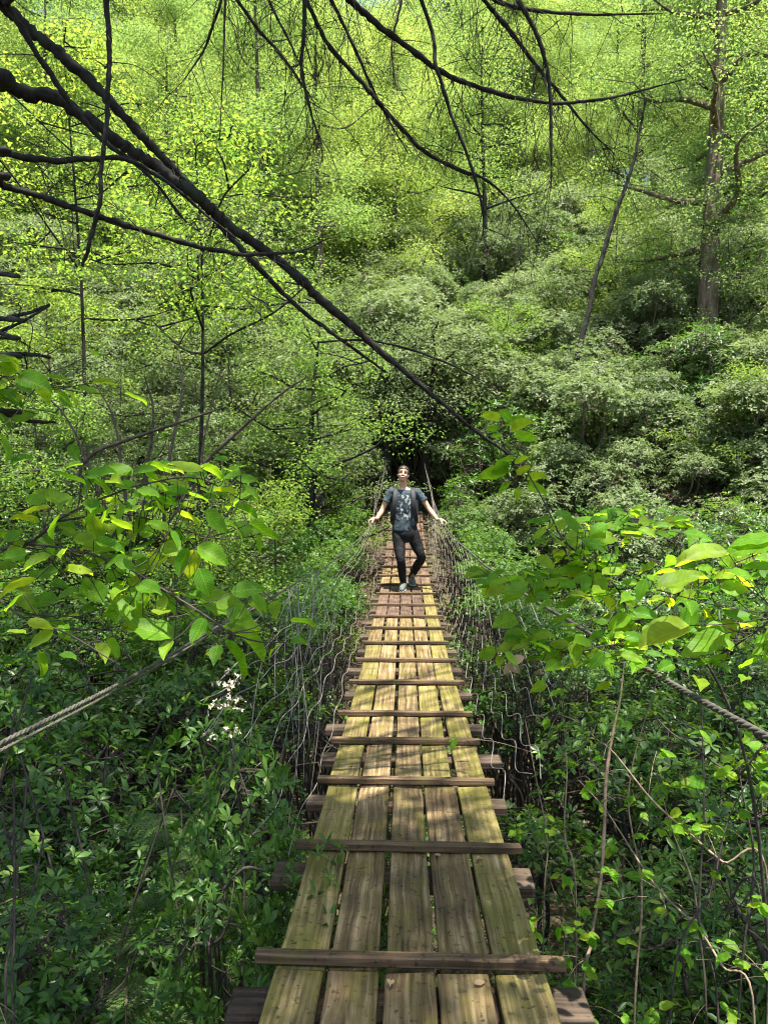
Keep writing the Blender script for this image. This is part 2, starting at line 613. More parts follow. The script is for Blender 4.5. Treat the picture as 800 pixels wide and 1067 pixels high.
ROWS = [1012, 890, 819, 776.5, 747, 714, 690.5, 672, 656.5, 644, 632, 620, 610.5, 601, 591.5, 582, 573]
BY = [row_to_y(r) for r in ROWS]
BY = [-0.95, -0.25, 0.42, 1.18] + BY
while BY[-1] < 16.4:
    BY.append(BY[-1] + 0.74)
BY_END = BY[-1]

bridge = tag(empty('suspension_footbridge', (0, 0.5, deck_z(0.5))),
             'narrow mossy wooden suspension footbridge with wire mesh sides crossing the leafy ravine', 'footbridge')
bpy.context.view_layer.update()
B_INV = Matrix.Translation(bridge.location).inverted()


def hang(o, root):
    """Parent o to root, keeping world coordinates as modelled."""
    o.parent = root
    o.matrix_parent_inverse = Matrix.Translation(root.location).inverted()
    return o


def bevel(o, w=0.003, seg=1):
    m = o.modifiers.new('bevel', 'BEVEL')
    m.width, m.segments, m.limit_method = w, seg, 'ANGLE'
    return o


# planks in sections that start and end under battens
T_PL = 0.032
breaks = [0]
while breaks[-1] < len(BY) - 1:
    breaks.append(min(len(BY) - 1, breaks[-1] + random.choice([2, 2, 3])))
xs0 = [-0.300, -0.148, 0.005, 0.156, 0.305]
for a, b in zip(breaks[:-1], breaks[1:]):
    y0, y1 = BY[a], BY[b]
    for k in range(5):
        g = Geo()
        w = 0.133 + random.uniform(-0.006, 0.006)
        cx = BX + xs0[k] + random.uniform(-0.006, 0.006)
        sk = random.uniform(-0.004, 0.004)
        e0, e1 = random.uniform(0.002, 0.012), random.uniform(0.002, 0.012)
        zz = random.uniform(-0.003, 0.003)
        tilt = random.uniform(-0.004, 0.004)
        n = max(6, int((y1 - y0) / 0.12))
        ys = np.linspace(y0 + e0, y1 - e1, n)
        v = []
        for i, y in enumerate(ys):
            z = deck_z(y) + zz
            ce = cx + sk * (i / (n - 1) - 0.5) * 2
            l = ce - w / 2 + random.uniform(-0.0012, 0.0012)
            r = ce + w / 2 + random.uniform(-0.0012, 0.0012)
            v += [(l, y, z - tilt), (r, y, z + tilt), (r, y, z - T_PL + tilt), (l, y, z - T_PL - tilt)]
        f = []
        for i in range(n - 1):
            for q in range(4):
                q2 = (q + 1) % 4
                f.append((i * 4 + q, (i + 1) * 4 + q, (i + 1) * 4 + q2, i * 4 + q2))
        f += [(0, 1, 2, 3), tuple((n - 1) * 4 + q for q in (3, 2, 1, 0))]
        g.add(v, f)
        if (k == 4 and (y0 < 5.5 or (y0 < 8 and random.random() < 0.4))) or (k == 0 and y0 < 6):
            mt = M['plank_green']
        elif y0 > 7.5 and random.random() < 0.8:
            mt = M['plank_red']
        else:
            mt = M['plank'] if random.random() < 0.85 else M['plank_green']
        o = hang(bevel(g.build('deck_plank', mt, smooth=False), 0.004), bridge)
for i, y in enumerate(BY):
    g = Geo()
    sl = (deck_z(y + 0.05) - deck_z(y - 0.05)) / 0.1
    wob = random.uniform(-0.006, 0.006)
    n = 9
    L = 0.83 + random.uniform(-0.02, 0.02)
    cx = BX + random.uniform(-0.008, 0.008)
    d, h = 0.037 + random.uniform(-0.004, 0.006), 0.030
    v = []
    for j in range(n):
        u = j / (n - 1) - 0.5
        x = cx + u * L
        yy = y + wob * u * 2 + random.uniform(-0.0015, 0.0015)
        z = deck_z(y) + 0.0035
        hh = h + random.uniform(-0.0015, 0.0015)
        v += [(x, yy, z), (x, yy + d, z + sl * d), (x, yy + d, z + hh + sl * d), (x, yy, z + hh)]
    f = []
    for j in range(n - 1):
        for q in range(4):
            q2 = (q + 1) % 4
            f.append((j * 4 + q, j * 4 + q2, (j + 1) * 4 + q2, (j + 1) * 4 + q))
    f += [(3, 2, 1, 0), tuple((n - 1) * 4 + q for q in range(4))]
    g.add(v, f)
    hang(bevel(g.build('batten', M['batten'], smooth=False), 0.004), bridge)
    # cross beam below, its ends stick out on both sides
    g = Geo()
    ww = 0.12 + random.uniform(-0.02, 0.02)
    lx, rx = 0.455 + random.uniform(-0.02, 0.05), 0.465 + random.uniform(-0.02, 0.05)
    g.box((BX + (rx - lx) / 2, y - 0.075, deck_z(y - 0.075) - T_PL - 0.008 - 0.02), (lx + rx, ww, 0.038), Matrix.Rotation(random.uniform(-0.03, 0.03), 3, 'Z'))
    hang(bevel(g.build('cross_beam', M['beam'], smooth=False), 0.004), bridge)

# hand cables, through the points where the photograph shows them
CABLE = {
    -1: [(-0.60, -1.2, -0.22), (-0.60, 0.0, -0.30), (-0.60, 1.08, -0.385), (-0.60, 2.06, -0.445), (-0.60, 4.15, -0.545), (-0.585, 5.4, -0.60),
         (-0.545, 8.0, -0.63), (-0.475, 10.0, -0.535), (-0.44, 13.0, -0.12), (-0.42, 16.6, 0.55)],
    1: [(0.60, -1.2, -0.25), (0.60, 0.0, -0.33), (0.60, 1.21, -0.415), (0.61, 2.5, -0.50), (0.61, 4.5, -0.58), (0.60, 7.0, -0.63),
        (0.535, 10.0, -0.545), (0.46, 13.0, -0.15), (0.43, 16.6, 0.50)],
}
CURVE = {s: spline(CABLE[s], 24) for s in CABLE}


def cable_at(s, y):
    c = CURVE[s]
    return np.array([np.interp(y, c[:, 1], c[:, 0]), y, np.interp(y, c[:, 1], c[:, 2])])


for s in (-1, 1):
    g = Geo()
    ys = np.arange(-1.2, 16.6, 0.013)
    base = np.array([cable_at(s, y) for y in ys])
    base[:, 2] += 0.004 * np.sin(ys * 3.1)
    for dx_, dz_, q in (((0, 0, 1.0),) if s > 0 else ((0, 0, 0.62), (-0.02, -0.022, 0.45))):
        for k in range(3):
            ph = ys * 2 * math.pi / (0.075 * q) + k * 2 * math.pi / 3
            p = base.copy()
            w_ = np.abs(np.sin(ys * 0.55 + 0.6))
            p[:, 0] += 0.0038 * q * np.cos(ph) + dx_ * w_
            p[:, 2] += 0.0038 * q * np.sin(ph) + dz_ * w_
            g.tube(p, 0.0042 * q, 5)
    hang(g.build('hand_cable', M['rope']), bridge)

# wire mesh between deck edge and hand cable
for s in (-1, 1):
    g = Geo()
    nw = 8
    pitch = 0.46 if s > 0 else 0.80
    amp = 0.31 if s > 0 else 0.13
    for i in range(nw):
        ys = np.arange((3.3 if s > 0 else 2.7) - 0.12 * (i % 3), 16.2, pitch / 2)
        pts = []
        jit = random.uniform(-0.03, 0.03)
        for j, y in enumerate(ys):
            v = (i + 0.5 + (amp if (j + i) % 2 else -amp)) / nw
            v += random.uniform(-0.006, 0.006) + jit + 0.03 * math.sin(y * 1.3 + i)
            v = min(1.0, max(0.0, v))
            lo = np.array([BX + s * 0.435, y, deck_z(y) - 0.05])
            hi = cable_at(s, y)
            p = lo * (1 - v) + hi * v
            bel = math.sin(math.pi * v)
            p[0] += s * bel * ((0.11 if s > 0 else 0.17) + 0.04 * math.sin(y * 0.9))
            p[2] -= 0.05 * bel
            p[1] += random.uniform(-0.01, 0.01)
            pts.append(p)
        pts = np.array(pts)
        fine = spline(pts, 5)
        g.tube(fine, 0.0018, 4)
    hang(g.build('wire_mesh', M['wire']), bridge)
# loose strands hanging from the left cable
for i in range(16):
    y = random.uniform(3.6, 6.2)
    p = cable_at(-1, y)
    q = p + np.array([random.uniform(-0.25, 0.1), random.uniform(-0.2, 0.2), -random.uniform(0.5, 1.5)])
    mid = (p + q) / 2 + np.array([random.uniform(-0.08, 0.08), random.uniform(-0.1, 0.1), 0])
    g = Geo()
    g.tube(spline([p, mid, q], 8), 0.0016, 4)
    hang(g.build('hanging_wire', M['wire']), bridge)

# ------------------------------------------------------------------ leaf templates
T_DIA = (np.array([(0, 0, 0), (-0.5, 0.45, 0.10), (0, 1, -0.05), (0.5, 0.45, 0.10)]), [(0, 3, 2), (0, 2, 1)], None)
T_OVAL = (np.array([(0, 0, 0), (-0.42, 0.30, 0.07), (-0.40, 0.65, 0.05), (0, 1, -0.10), (0.40, 0.65, 0.05), (0.42, 0.30, 0.07), (0, 0.48, 0.0)]),
          [(0, 6, 2, 1), (2, 6, 3), (0, 5, 4, 6), (4, 3, 6)], None)
T_LANCE = (np.array([(0, 0, 0), (-0.40, 0.32, 0.05), (-0.5, 0.62, 0.03), (0, 1, -0.10), (0.5, 0.62, 0.03), (0.40, 0.32, 0.05), (0, 0.32, 0.015), (0, 0.65, -0.01)]),
           [(0, 6, 1), (1, 6, 7, 2), (2, 7, 3), (0, 5, 6), (5, 4, 7, 6), (4, 3, 7)], None)


def big_leaf(n=11, serr=0.05, fold=0.10, bend=0.16, ovate=0.42, seed=0):
    r = random.Random(seed)
    v, uv = [], []
    ts = np.linspace(0, 1, n)
    rows = []
    for i, t in enumerate(ts):
        w = 0.5 * (math.sin(math.pi * t ** (0.75 if ovate < 0.5 else 1.0)) ** 0.8) if 0 < t < 1 else 0
        z0 = -bend * t * t + 0.02 * math.sin(t * 9 + seed)
        wv = 0.012 * math.sin(t * 22 + seed)
        if i in (0, n - 1):
            v.append((0, t, z0)); uv.append((0, t)); rows.append((len(v) - 1,) * 5)
            continue
        idx = []
        for sgn, fr in ((-1, 1), (-1, 0.5), (0, 0), (1, 0.5), (1, 1)):
            ww = w * fr * (1 + (serr * r.uniform(-1, 1) if fr == 1 else 0))
            dz = fold * fr * (1.0 if fr < 1 else 0.85) + (wv if fr == 1 else 0)
            tt = t + (0.02 * (i % 2) if fr == 1 else 0)
            v.append((sgn * ww, tt, z0 + dz)); uv.append((sgn * ww, t)); idx.append(len(v) - 1)
        rows.append(tuple(idx))
    f = []
    for a, b in zip(rows[:-1], rows[1:]):
        for k in range(4):
            q = [a[k], a[k + 1], b[k + 1], b[k]]
            o = []
            for x in q:
                if x not in o:
                    o.append(x)
            if len(o) > 2:
                f.append(tuple(o))
    return np.array(v), f, np.array(uv)


T_BIG = [big_leaf(13, sr_, fo_, be_, seed=i) for i, (sr_, fo_, be_) in enumerate(((0.08, 0.08, 0.10), (0.06, 0.14, 0.22), (0.09, 0.05, 0.36), (0.07, 0.18, 0.14)))]


def unit(v):
    return v / (np.linalg.norm(v, axis=-1, keepdims=True) + 1e-9)


def rnd_dirs(n, r=rng):
    return unit(r.normal(size=(n, 3)))


# ------------------------------------------------------------------ shrub and tree meshes
def whorls(g, P, A, leaf, per=7, T=T_LANCE, wide=0.36, r=rng):
    """Whorls of leaves at points P round axes A."""
    n = len(P)
    ref = np.where(np.abs(A[:, 2:3]) < 0.9, np.array([[0, 0, 1.0]]), np.array([[1.0, 0, 0]]))
    U = unit(np.cross(A, ref))
    Wd = np.cross(A, U)
    O, Y, Nn = [], [], []
    for k in range(per):
        th = 2 * math.pi * k / per + r.uniform(-0.4, 0.4, n)[:, None]
        radial = U * np.cos(th) + Wd * np.sin(th)
        el = r.uniform(-0.15, 0.75, n)[:, None]
        d = unit(radial * np.cos(el) + A * np.sin(el))
        O.append(P + radial * 0.006)
        Y.append(d)
        Nn.append(unit(A * np.cos(el) - radial * np.sin(el) + 0.25 * r.normal(size=(n, 3))))
    O, Y, Nn = np.concatenate(O), np.concatenate(Y), np.concatenate(Nn)
    L = leaf * r.uniform(0.65, 1.15, len(O))
    g.leaves(T, O, Y, Nn, L, L * wide * r.uniform(0.85, 1.15, len(O)))


def shrub_meshes(seed, lumps, n_whorl, leaf, R=1.0, H=1.9, per=7, T=T_LANCE, twig_every=3):
    r = np.random.default_rng(seed)
    cs = []
    for i in range(lumps):
        a = r.uniform(0, 2 * math.pi)
        rr = R * 0.75 * math.sqrt(r.uniform(0.02, 1))
        z = H * r.uniform(0.42, 0.86) * (1 - 0.25 * (rr / R) ** 2)
        cs.append((rr * math.cos(a), rr * math.sin(a), z, r.uniform(0.26, 0.46) * R))
    fol, st = Geo(), Geo()
    P, A = [], []
    per_l = n_whorl // lumps
    for (x, y, z, q) in cs:
        d = rnd_dirs(per_l, r)
        d[:, 2] = np.where(d[:, 2] < -0.35, -d[:, 2], d[:, 2])
        sh = r.uniform(0.55, 1.1, (per_l, 1)) ** 0.7
        p = np.array([x, y, z]) + d * q * sh * np.array([1, 1, 0.75])
        P.append(p)
        A.append(unit(d * 0.7 + np.array([0, 0, 0.75]) + 0.35 * r.normal(size=(per_l, 3))))
        # stem from the base
        b = np.array([r.uniform(-0.12, 0.12), r.uniform(-0.12, 0.12), -0.15])
        c = np.array([x, y, z])
        m1 = b * 0.6 + c * 0.4 + r.normal(size=3) * 0.10 * R
        m2 = b * 0.25 + c * 0.75 + r.normal(size=3) * 0.07 * R
        st.tube(spline([b, m1, m2, c], 5), np.linspace(0.020, 0.008, 16) * (0.7 + 0.5 * R), 5)
        hubs = [c]
        for _ in range(6):
            h_ = c + r.normal(size=3) * q * np.array([0.42, 0.42, 0.3])
            src = hubs[r.integers(0, len(hubs))]
            st.tube(spline([src, (src + h_) / 2 + r.normal(size=3) * 0.035 * R, h_], 3), np.linspace(0.0055, 0.0035, 7), 4, cap=False)
            hubs.append(h_)
        hubs = np.array(hubs)
        for j in range(0, per_l, twig_every * 2):
            e = p[j]
            k_ = int(np.argmin(np.linalg.norm(hubs - e, axis=1) + 0.1 * r.uniform(0, 1, len(hubs))))
            a_ = hubs[k_]
            m_a = a_ * 0.62 + e * 0.38 + r.normal(size=3) * 0.035 * R
            m_b = a_ * 0.25 + e * 0.75 + r.normal(size=3) * 0.02 * R - np.array([0, 0, 0.01])
            st.tube([a_, m_a, m_b, e], [0.003, 0.0024, 0.0018, 0.0014], 3, cap=False)
    whorls(fol, np.concatenate(P), np.concatenate(A), leaf, per, T, r=r)
    return fol.mesh('foliage'), st.mesh('stems')


def smooth_mesh(me):
    me.polygons.foreach_set('use_smooth', [True] * len(me.polygons))


def limb(g, a, b, r0, r1, r, wob=0.06, n=4, sides=6):
    a, b = np.array(a, float), np.array(b, float)
    L = np.linalg.norm(b - a)
    ps = [a + (b - a) * t + (r.normal(size=3) * wob * L * math.sin(math.pi * t) if 0 < t < 1 else 0) for t in np.linspace(0, 1, n)]
    sp = spline(ps, 4)
    g.tube(sp, np.linspace(r0, r1, len(sp)), sides)
    return sp


def tree_meshes(seed, H=14, base=4.0, R=3.2, trunk=0.18, clusters=330, per=34, leaf=0.10, cl_r=0.55, shape='oval', lean=0.0, T=T_DIA, n_limb=16):
    r = np.random.default_rng(seed)
    tk, fo = Geo(), Geo()
    pts = [np.array([lean * H * t + 0.15 * math.sin(seed + t * 5) * t, 0.12 * math.cos(seed * 2 + t * 4) * t, H * 0.93 * t - 0.3 * (t == 0)]) for t in np.linspace(0, 1, 8)]
    sp = spline(pts, 4)
    tk.tube(sp, trunk * (1 - 0.88 * np.linspace(0, 1, len(sp)) ** 0.9), 9)
    ends = []
    for i in range(n_limb):
        t = base / H + (1 - base / H) * (i + 0.5) / n_limb
        k = int(t * 0.95 * (len(sp) - 1))
        p = sp[k]
        a = i * 2.4 + r.uniform(-0.5, 0.5)
        u = (t - base / H) / (1 - base / H)
        rad_ = R * (0.55 + 0.6 * math.sin(math.pi * (0.15 + 0.75 * u))) * (1 - 0.55 * u) * r.uniform(0.75, 1.15)
        e = p + np.array([math.cos(a) * rad_, math.sin(a) * rad_, rad_ * r.uniform(0.05, 0.5)])
        q = limb(tk, p, e, trunk * 0.38 * (1 - 0.6 * u), 0.012, r, 0.06, 4, 5)
        ends.append(q)
        for _ in range(3):
            j = r.integers(len(q) // 3, len(q))
            s_ = q[j]
            e2 = s_ + np.array([*(r.normal(size=2) * 0.5 * rad_ * 0.7), r.uniform(-0.1, 0.4) * rad_ * 0.5])
            ends.append(limb(tk, s_, e2, 0.016, 0.005, r, 0.08, 3, 4))
    P, Nn = [], []
    per_e = max(1, clusters // len(ends))
    for q in ends:
        j = r.integers(len(q) // 3, len(q), per_e)
        c = q[j] + r.normal(size=(per_e, 3)) * np.array([0.42, 0.42, 0.25]) * R * 0.22
        P.append(c)
    P = np.concatenate(P)
    n = len(P)
    tilt = unit(np.array([0, 0, 1.0]) + 0.35 * r.normal(size=(n, 3)))
    rr = cl_r * np.sqrt(r.uniform(0, 1, (n, per)))
    th = r.uniform(0, 2 * math.pi, (n, per))
    ref = unit(np.cross(tilt, np.array([1.0, 0.2, 0])))
    ref2 = np.cross(tilt, ref)
    O = P[:, None] + ref[:, None] * (rr * np.cos(th))[..., None] + ref2[:, None] * (rr * np.sin(th))[..., None]
    O += r.normal(size=O.shape) * np.array([0.05, 0.05, 0.10]) * cl_r * 2
    O = O.reshape(-1, 3)
    m = len(O)
    out_ = unit(O - np.repeat(P, per, 0)) * np.array([1, 1, 0.3])
    Y = unit(out_ + 0.5 * r.normal(size=(m, 3)) + np.array([0, 0, -0.35]))
    Nl = unit(np.array([0, 0, 1.0]) + 0.55 * r.normal(size=(m, 3)))
    L = leaf * r.uniform(0.6, 1.2, m)
    fo.leaves(T, O, Y, Nl, L, L * 0.62)
    return fo.mesh('crown'), tk.mesh('trunk')


def put(name, me, mat, parent):
    if not me.materials:
        me.materials.append(mat)
    o = bpy.data.objects.new(name, me)
    COL.objects.link(o)
    o.parent = parent
    return o


def make_plant(name, parts, loc, rz, sc, label, cat, group=None):
    root = empty(name, loc, rz)
    root.scale = (sc, sc, sc) if np.ndim(sc) == 0 else sc
    tag(root, label, cat, group)
    for pn, me, mt in parts:
        put(pn, me, mt, root)
    return root


# prototypes (meshes are shared by the copies)
LAUREL_FAR = [shrub_meshes(100 + i, 12, 1750, 0.062, 1.15, 2.1, per=6, T=T_LANCE, twig_every=5) for i in range(4)]
LAUREL_NEAR = [shrub_meshes(200 + i, 10, 400, 0.054, 0.85, 1.7, per=7, twig_every=1) for i in range(4)]
SPICE = [shrub_meshes(250 + i, 8, 340, 0.062, 0.85, 1.8, per=4, T=T_OVAL, twig_every=1) for i in range(3)]
for lst in (LAUREL_FAR, LAUREL_NEAR, SPICE):
    for a, b in lst:
        smooth_mesh(a); smooth_mesh(b)
TREES = [tree_meshes(300 + i, H=[15, 17, 13, 16][i], base=[2.2, 3.0, 1.6, 2.4][i], R=[3.6, 3.4, 3.2, 4.0][i], trunk=[0.17, 0.2, 0.14, 0.2][i],
                     clusters=800, per=56, leaf=0.082, cl_r=0.55) for i in range(4)]
SAPS = [tree_meshes(350 + i, H=[4.5, 5.5, 6.5][i], base=[1.2, 1.6, 2.0][i], R=[1.5, 1.8, 2.0][i], trunk=0.04, clusters=300, per=34, leaf=0.06, cl_r=0.26, n_limb=12) for i in range(3)]
for lst in (TREES, SAPS):
    for a, b in lst:
        smooth_mesh(b)

# ---- shrubs of the ravine and the hillside
def blocked(x, y, r):
    return abs(x) < (0.72 if y < 8 else 0.85) + (0.62 if y < 8 else 0.68) * r and -1 < y < 17.5


def shrub(pool, mats, x, y, sc, name, label, cat, group, dz=0.0):
    i = random.randrange(len(pool))
    sz = (sc * random.uniform(0.9, 1.15), sc * random.uniform(0.9, 1.15), sc * random.uniform(0.85, 1.15))
    return make_plant(name, [('foliage', pool[i][0], mats[0]), ('stems', pool[i][1], mats[1])], (x, y, ground_z(x, y) + dz),
                      random.uniform(0, 6.28), sz, label, cat, group)


n_hill = 0
y = 13.0
while y < 42 and n_hill < 195:
    stp = 1.42 + 0.05 * (y - 13)
    half = 0.56 * y + 2.5
    x = -half
    while x < half:
        xx, yy = x + random.uniform(-0.5, 0.5), y + random.uniform(-0.5, 0.5)
        sc = random.uniform(1.1, 1.7) * (1 + 0.024 * (yy - 13))
        x += stp * random.uniform(0.85, 1.2)
        if blocked(xx, yy, sc) or (yy < 17.5 and abs(xx) < 0.9):
            continue
        if xx > -1:
            lab, grp = 'grey green laurel shrub in the dense thicket covering the slope right of the bridge', 'laurel thicket on the right slope'
        else:
            lab, grp = 'dark laurel shrub in the shaded thicket on the slope left of the far bridge end', 'laurel thicket on the left slope'
        shrub(LAUREL_FAR, (M['laurel'], M['stem']), xx, yy, sc, 'laurel_shrub', lab, 'shrub', grp)
        n_hill += 1
    y += stp * 0.95
print('hill shrubs', n_hill)

n_gul = 0
y = 5.2
while y < 13.2:
    half = 0.56 * y + 1.2
    x = -half
    while x < half:
        xx, yy = x + random.uniform(-0.3, 0.3), y + random.uniform(-0.35, 0.35)
        x += 1.05 * random.uniform(0.85, 1.2)
        sc = random.uniform(1.0, 1.45) + 0.12 * min(3, abs(xx))
        if blocked(xx, yy, sc * 0.8):
            if abs(xx) > 0.5:
                continue
            sc = 0.6
        side = 'left' if xx < 0 else 'right'
        lab = ('leafy laurel shrub crowding the left wire mesh in the shaded ravine' if xx < 0
               else 'pale laurel shrub filling the ravine beside the right wire mesh')
        if random.random() < 0.5:
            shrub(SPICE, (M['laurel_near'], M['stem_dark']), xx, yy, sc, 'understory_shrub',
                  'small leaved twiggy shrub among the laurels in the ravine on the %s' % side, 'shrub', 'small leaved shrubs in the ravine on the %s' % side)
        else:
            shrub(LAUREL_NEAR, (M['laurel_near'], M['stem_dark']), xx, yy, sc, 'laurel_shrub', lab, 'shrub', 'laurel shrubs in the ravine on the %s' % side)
        n_gul += 1
    y += 1.05
print('gully shrubs', n_gul)

# near shrubs, left below the deck and right below the deck
for k in range(34):
    yy = random.uniform(1.9, 5.6)
    xx = -random.uniform(1.05, 0.62 * yy + 1.0)
    sc = random.uniform(0.8, 1.25)
    if blocked(xx, yy, sc * 0.75):
        continue
    top = -1.25 + 0.16 * (yy - 2) - ground_z(xx, yy)
    sc = min(sc, max(0.6, top / 1.6))
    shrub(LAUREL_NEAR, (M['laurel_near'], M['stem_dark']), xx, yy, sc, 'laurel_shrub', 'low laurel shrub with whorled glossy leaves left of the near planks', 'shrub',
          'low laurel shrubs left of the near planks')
for k in range(22):
    yy = random.uniform(2.0, 5.8)
    xx = random.uniform(1.1, 0.62 * yy + 1.0)
    sc = random.uniform(0.7, 1.2)
    if blocked(xx, yy, sc * 0.75):
        continue
    top = -1.45 + 0.15 * (yy - 2) - ground_z(xx, yy)
    sc = min(sc, max(0.55, top / 1.6))
    shrub(SPICE, (M['sapling'], M['stem_dark']), xx, yy, sc, 'understory_shrub', 'thin twiggy green shrub growing right of the near planks', 'shrub',
          'twiggy shrubs right of the near planks')
for k in range(7):      # under the deck, seen through the gaps
    yy = 2.9 + k * 0.7
    shrub(SPICE, (M['sapling'], M['stem_dark']), random.uniform(-0.3, 0.4), yy, 0.55, 'understory_shrub', 'small green shrub growing under the bridge deck', 'shrub',
          'small shrubs under the deck')

# ---- trees
def tree(pool, i, x, y, sc, name, label, group, mats, rz=None, sz=1.0):
    return make_plant(name, [('crown', pool[i][0], mats[0]), ('trunk', pool[i][1], mats[1])], (x, y, ground_z(x, y)), random.uniform(0, 6.28) if rz is None else rz,
                      (sc, sc, sc * sz), label, 'tree', group)


n_tr = 0
for (y0, y1, n, s0, s1) in ((19, 24, 9, 0.7, 0.95), (25, 32, 20, 0.8, 1.05), (32, 42, 34, 0.85, 1.2), (42, 60, 44, 1.0, 1.4), (60, 85, 44, 1.2, 1.7)):
    for k in range(n):
        yy = random.uniform(y0, y1)
        half = 0.6 * yy + 2
        xx = -half + 2 * half * (k + random.uniform(0.1, 0.9)) / n
        if (yy < 25 and xx > -2) or (yy < 37 and 0 < xx < 0.45 * yy):
            continue
        far = yy > 32
        tree(TREES, random.randrange(4), xx, yy, random.uniform(s0, s1), 'deciduous_tree',
             'far yellow green deciduous tree high on the wooded hillside' if far else 'leafy yellow green tree rising out of the laurel thicket',
             'far trees high on the hillside' if far else 'trees rising from the laurel thicket', (M['canopy'], M['bark']))
        n_tr += 1
print('trees', n_tr)

for (px, Y, sc, i, ) in ((215, 9.5, 0.9, 0), (285, 10.5, 0.85, 1), (130, 12, 0.95, 2), (40, 10, 1.0, 1), (330, 14, 1.0, 2), (60, 15, 1.2, 0), (240, 15.5, 1.25, 2)):
    p = at(px, 505, Y)
    tree(SAPS, i, p.x, Y, sc, 'maple_sapling', 'bright green maple sapling with drooping leaves in the left thicket', 'maple saplings in the left thicket', (M['sapling'] if Y < 11 else M['pale'], M['stem_dark']))
for (px, Y, sc, i) in ((520, 19, 1.0, 0), (640, 22, 1.1, 1), (760, 18, 1.0, 2), (790, 14, 0.9, 0)):
    p = at(px, 505, Y)
    tree(SAPS, i, p.x, Y, sc, 'maple_sapling', 'light green sapling standing in the right laurel thicket', 'saplings in the right thicket', (M['sapling'], M['stem_dark']))


for k in range(64):
    yy = random.uniform(27, 62)
    xx = random.uniform(-0.58, 0.58) * yy
    if yy < 40 and -1 < xx < 0.4 * yy and random.random() < 0.7:
        continue
    tree(SAPS, random.randrange(3), xx, yy, random.uniform(1.3, 2.2), 'understory_tree', 'low bushy yellow green tree between the trunks high on the hillside', 'low trees high on the hillside', (M['canopy'], M['bark']))
for k in range(150):
    yy = random.uniform(15, 40)
    xx = random.uniform(-0.3, 0.58) * yy
    if abs(xx) < 1.9 and yy < 18:
        continue
    i = random.randrange(3)
    make_plant('viburnum_shrub', [('foliage', SPICE[i][0], M['pale']), ('stems', SPICE[i][1], M['stem'])], (xx, yy, ground_z(xx, yy)), random.uniform(0, 6.28),
               random.uniform(1.3, 2.1) * (1 + 0.012 * (yy - 15)), 'loose pale green shrub filling a gap between the laurels on the far slope', 'shrub', 'pale shrubs between the laurels on the far slope')
for (xx, yy, sc) in ((-10, 74, 2.0), (-4, 70, 2.0), (1, 78, 2.1), (5, 72, 2.0), (-16, 78, 2.1), (11, 80, 2.0), (-1, 60, 1.5), (-8, 62, 1.6), (20, 76, 2.0), (3.5, 64, 2.2), (6.5, 68, 2.2), (-13, 66, 2.1)):
    tree(TREES, random.randrange(4), xx, yy, sc, 'deciduous_tree', 'far yellow green deciduous tree high on the wooded hillside', 'far trees high on the hillside', (M['canopy'], M['bark']))
for (xx, yy) in ((-1.1, 17.0), (1.15, 17.1), (-1.9, 16.4), (1.9, 16.5), (-2.6, 17.2), (2.6, 17.0), (0.1, 18.2), (-0.8, 18.0), (0.9, 18.1)):
    shrub(LAUREL_FAR, (M['laurel'], M['stem']), xx, yy, 0.85, 'laurel_shrub', 'laurel shrub closing off the path just behind the far end of the bridge', 'shrub', 'laurel shrubs behind the far bridge end')
for sd in (-1, 1):
    yy = 7.2
    while yy < 18.5:
        xx = sd * (1.02 + random.uniform(0, 0.35))
        hgt = deck_z(min(yy, 16.5)) + random.uniform(0.25, 0.95) - ground_z(xx, yy)
        i = random.randrange(4)
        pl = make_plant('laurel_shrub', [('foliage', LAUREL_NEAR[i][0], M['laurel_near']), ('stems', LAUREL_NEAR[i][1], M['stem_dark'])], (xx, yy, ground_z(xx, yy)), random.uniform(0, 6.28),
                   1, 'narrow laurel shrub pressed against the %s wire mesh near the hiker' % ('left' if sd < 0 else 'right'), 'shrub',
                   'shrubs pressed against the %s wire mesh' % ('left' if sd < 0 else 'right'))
        f_ = 0.78 if hgt > 1.3 else hgt / 1.65
        pl.children[0].scale = (f_ * 0.9, f_ * 0.9, f_)
        pl.children[0].location = (0, 0, hgt - 1.62 * f_)
        pl.children[1].scale = (f_ * 0.9, f_ * 0.9, hgt / 1.75)
        yy += random.uniform(0.55, 0.8)
for k in range(12):
    xx, yy = random.uniform(-2.2, 2.2), random.uniform(18.0, 20.5)
    shrub(LAUREL_FAR, (M['laurel'], M['stem']), xx, yy, random.uniform(0.9, 1.25), 'laurel_shrub', 'laurel shrub closing off the path just behind the far end of the bridge', 'shrub', 'laurel shrubs behind the far bridge end')

# trees whose trunks the photograph singles out
def own_tree(name, label, px, Y, mats, **kw):
    p = at(px, 505, Y)
    c, t_ = tree_meshes(**kw)
    smooth_mesh(t_)
    return make_plant(name, [('crown', c, mats[0]), ('trunk', t_, mats[1])], (p.x, Y, ground_z(p.x, Y)), 0, 1, label, 'tree')


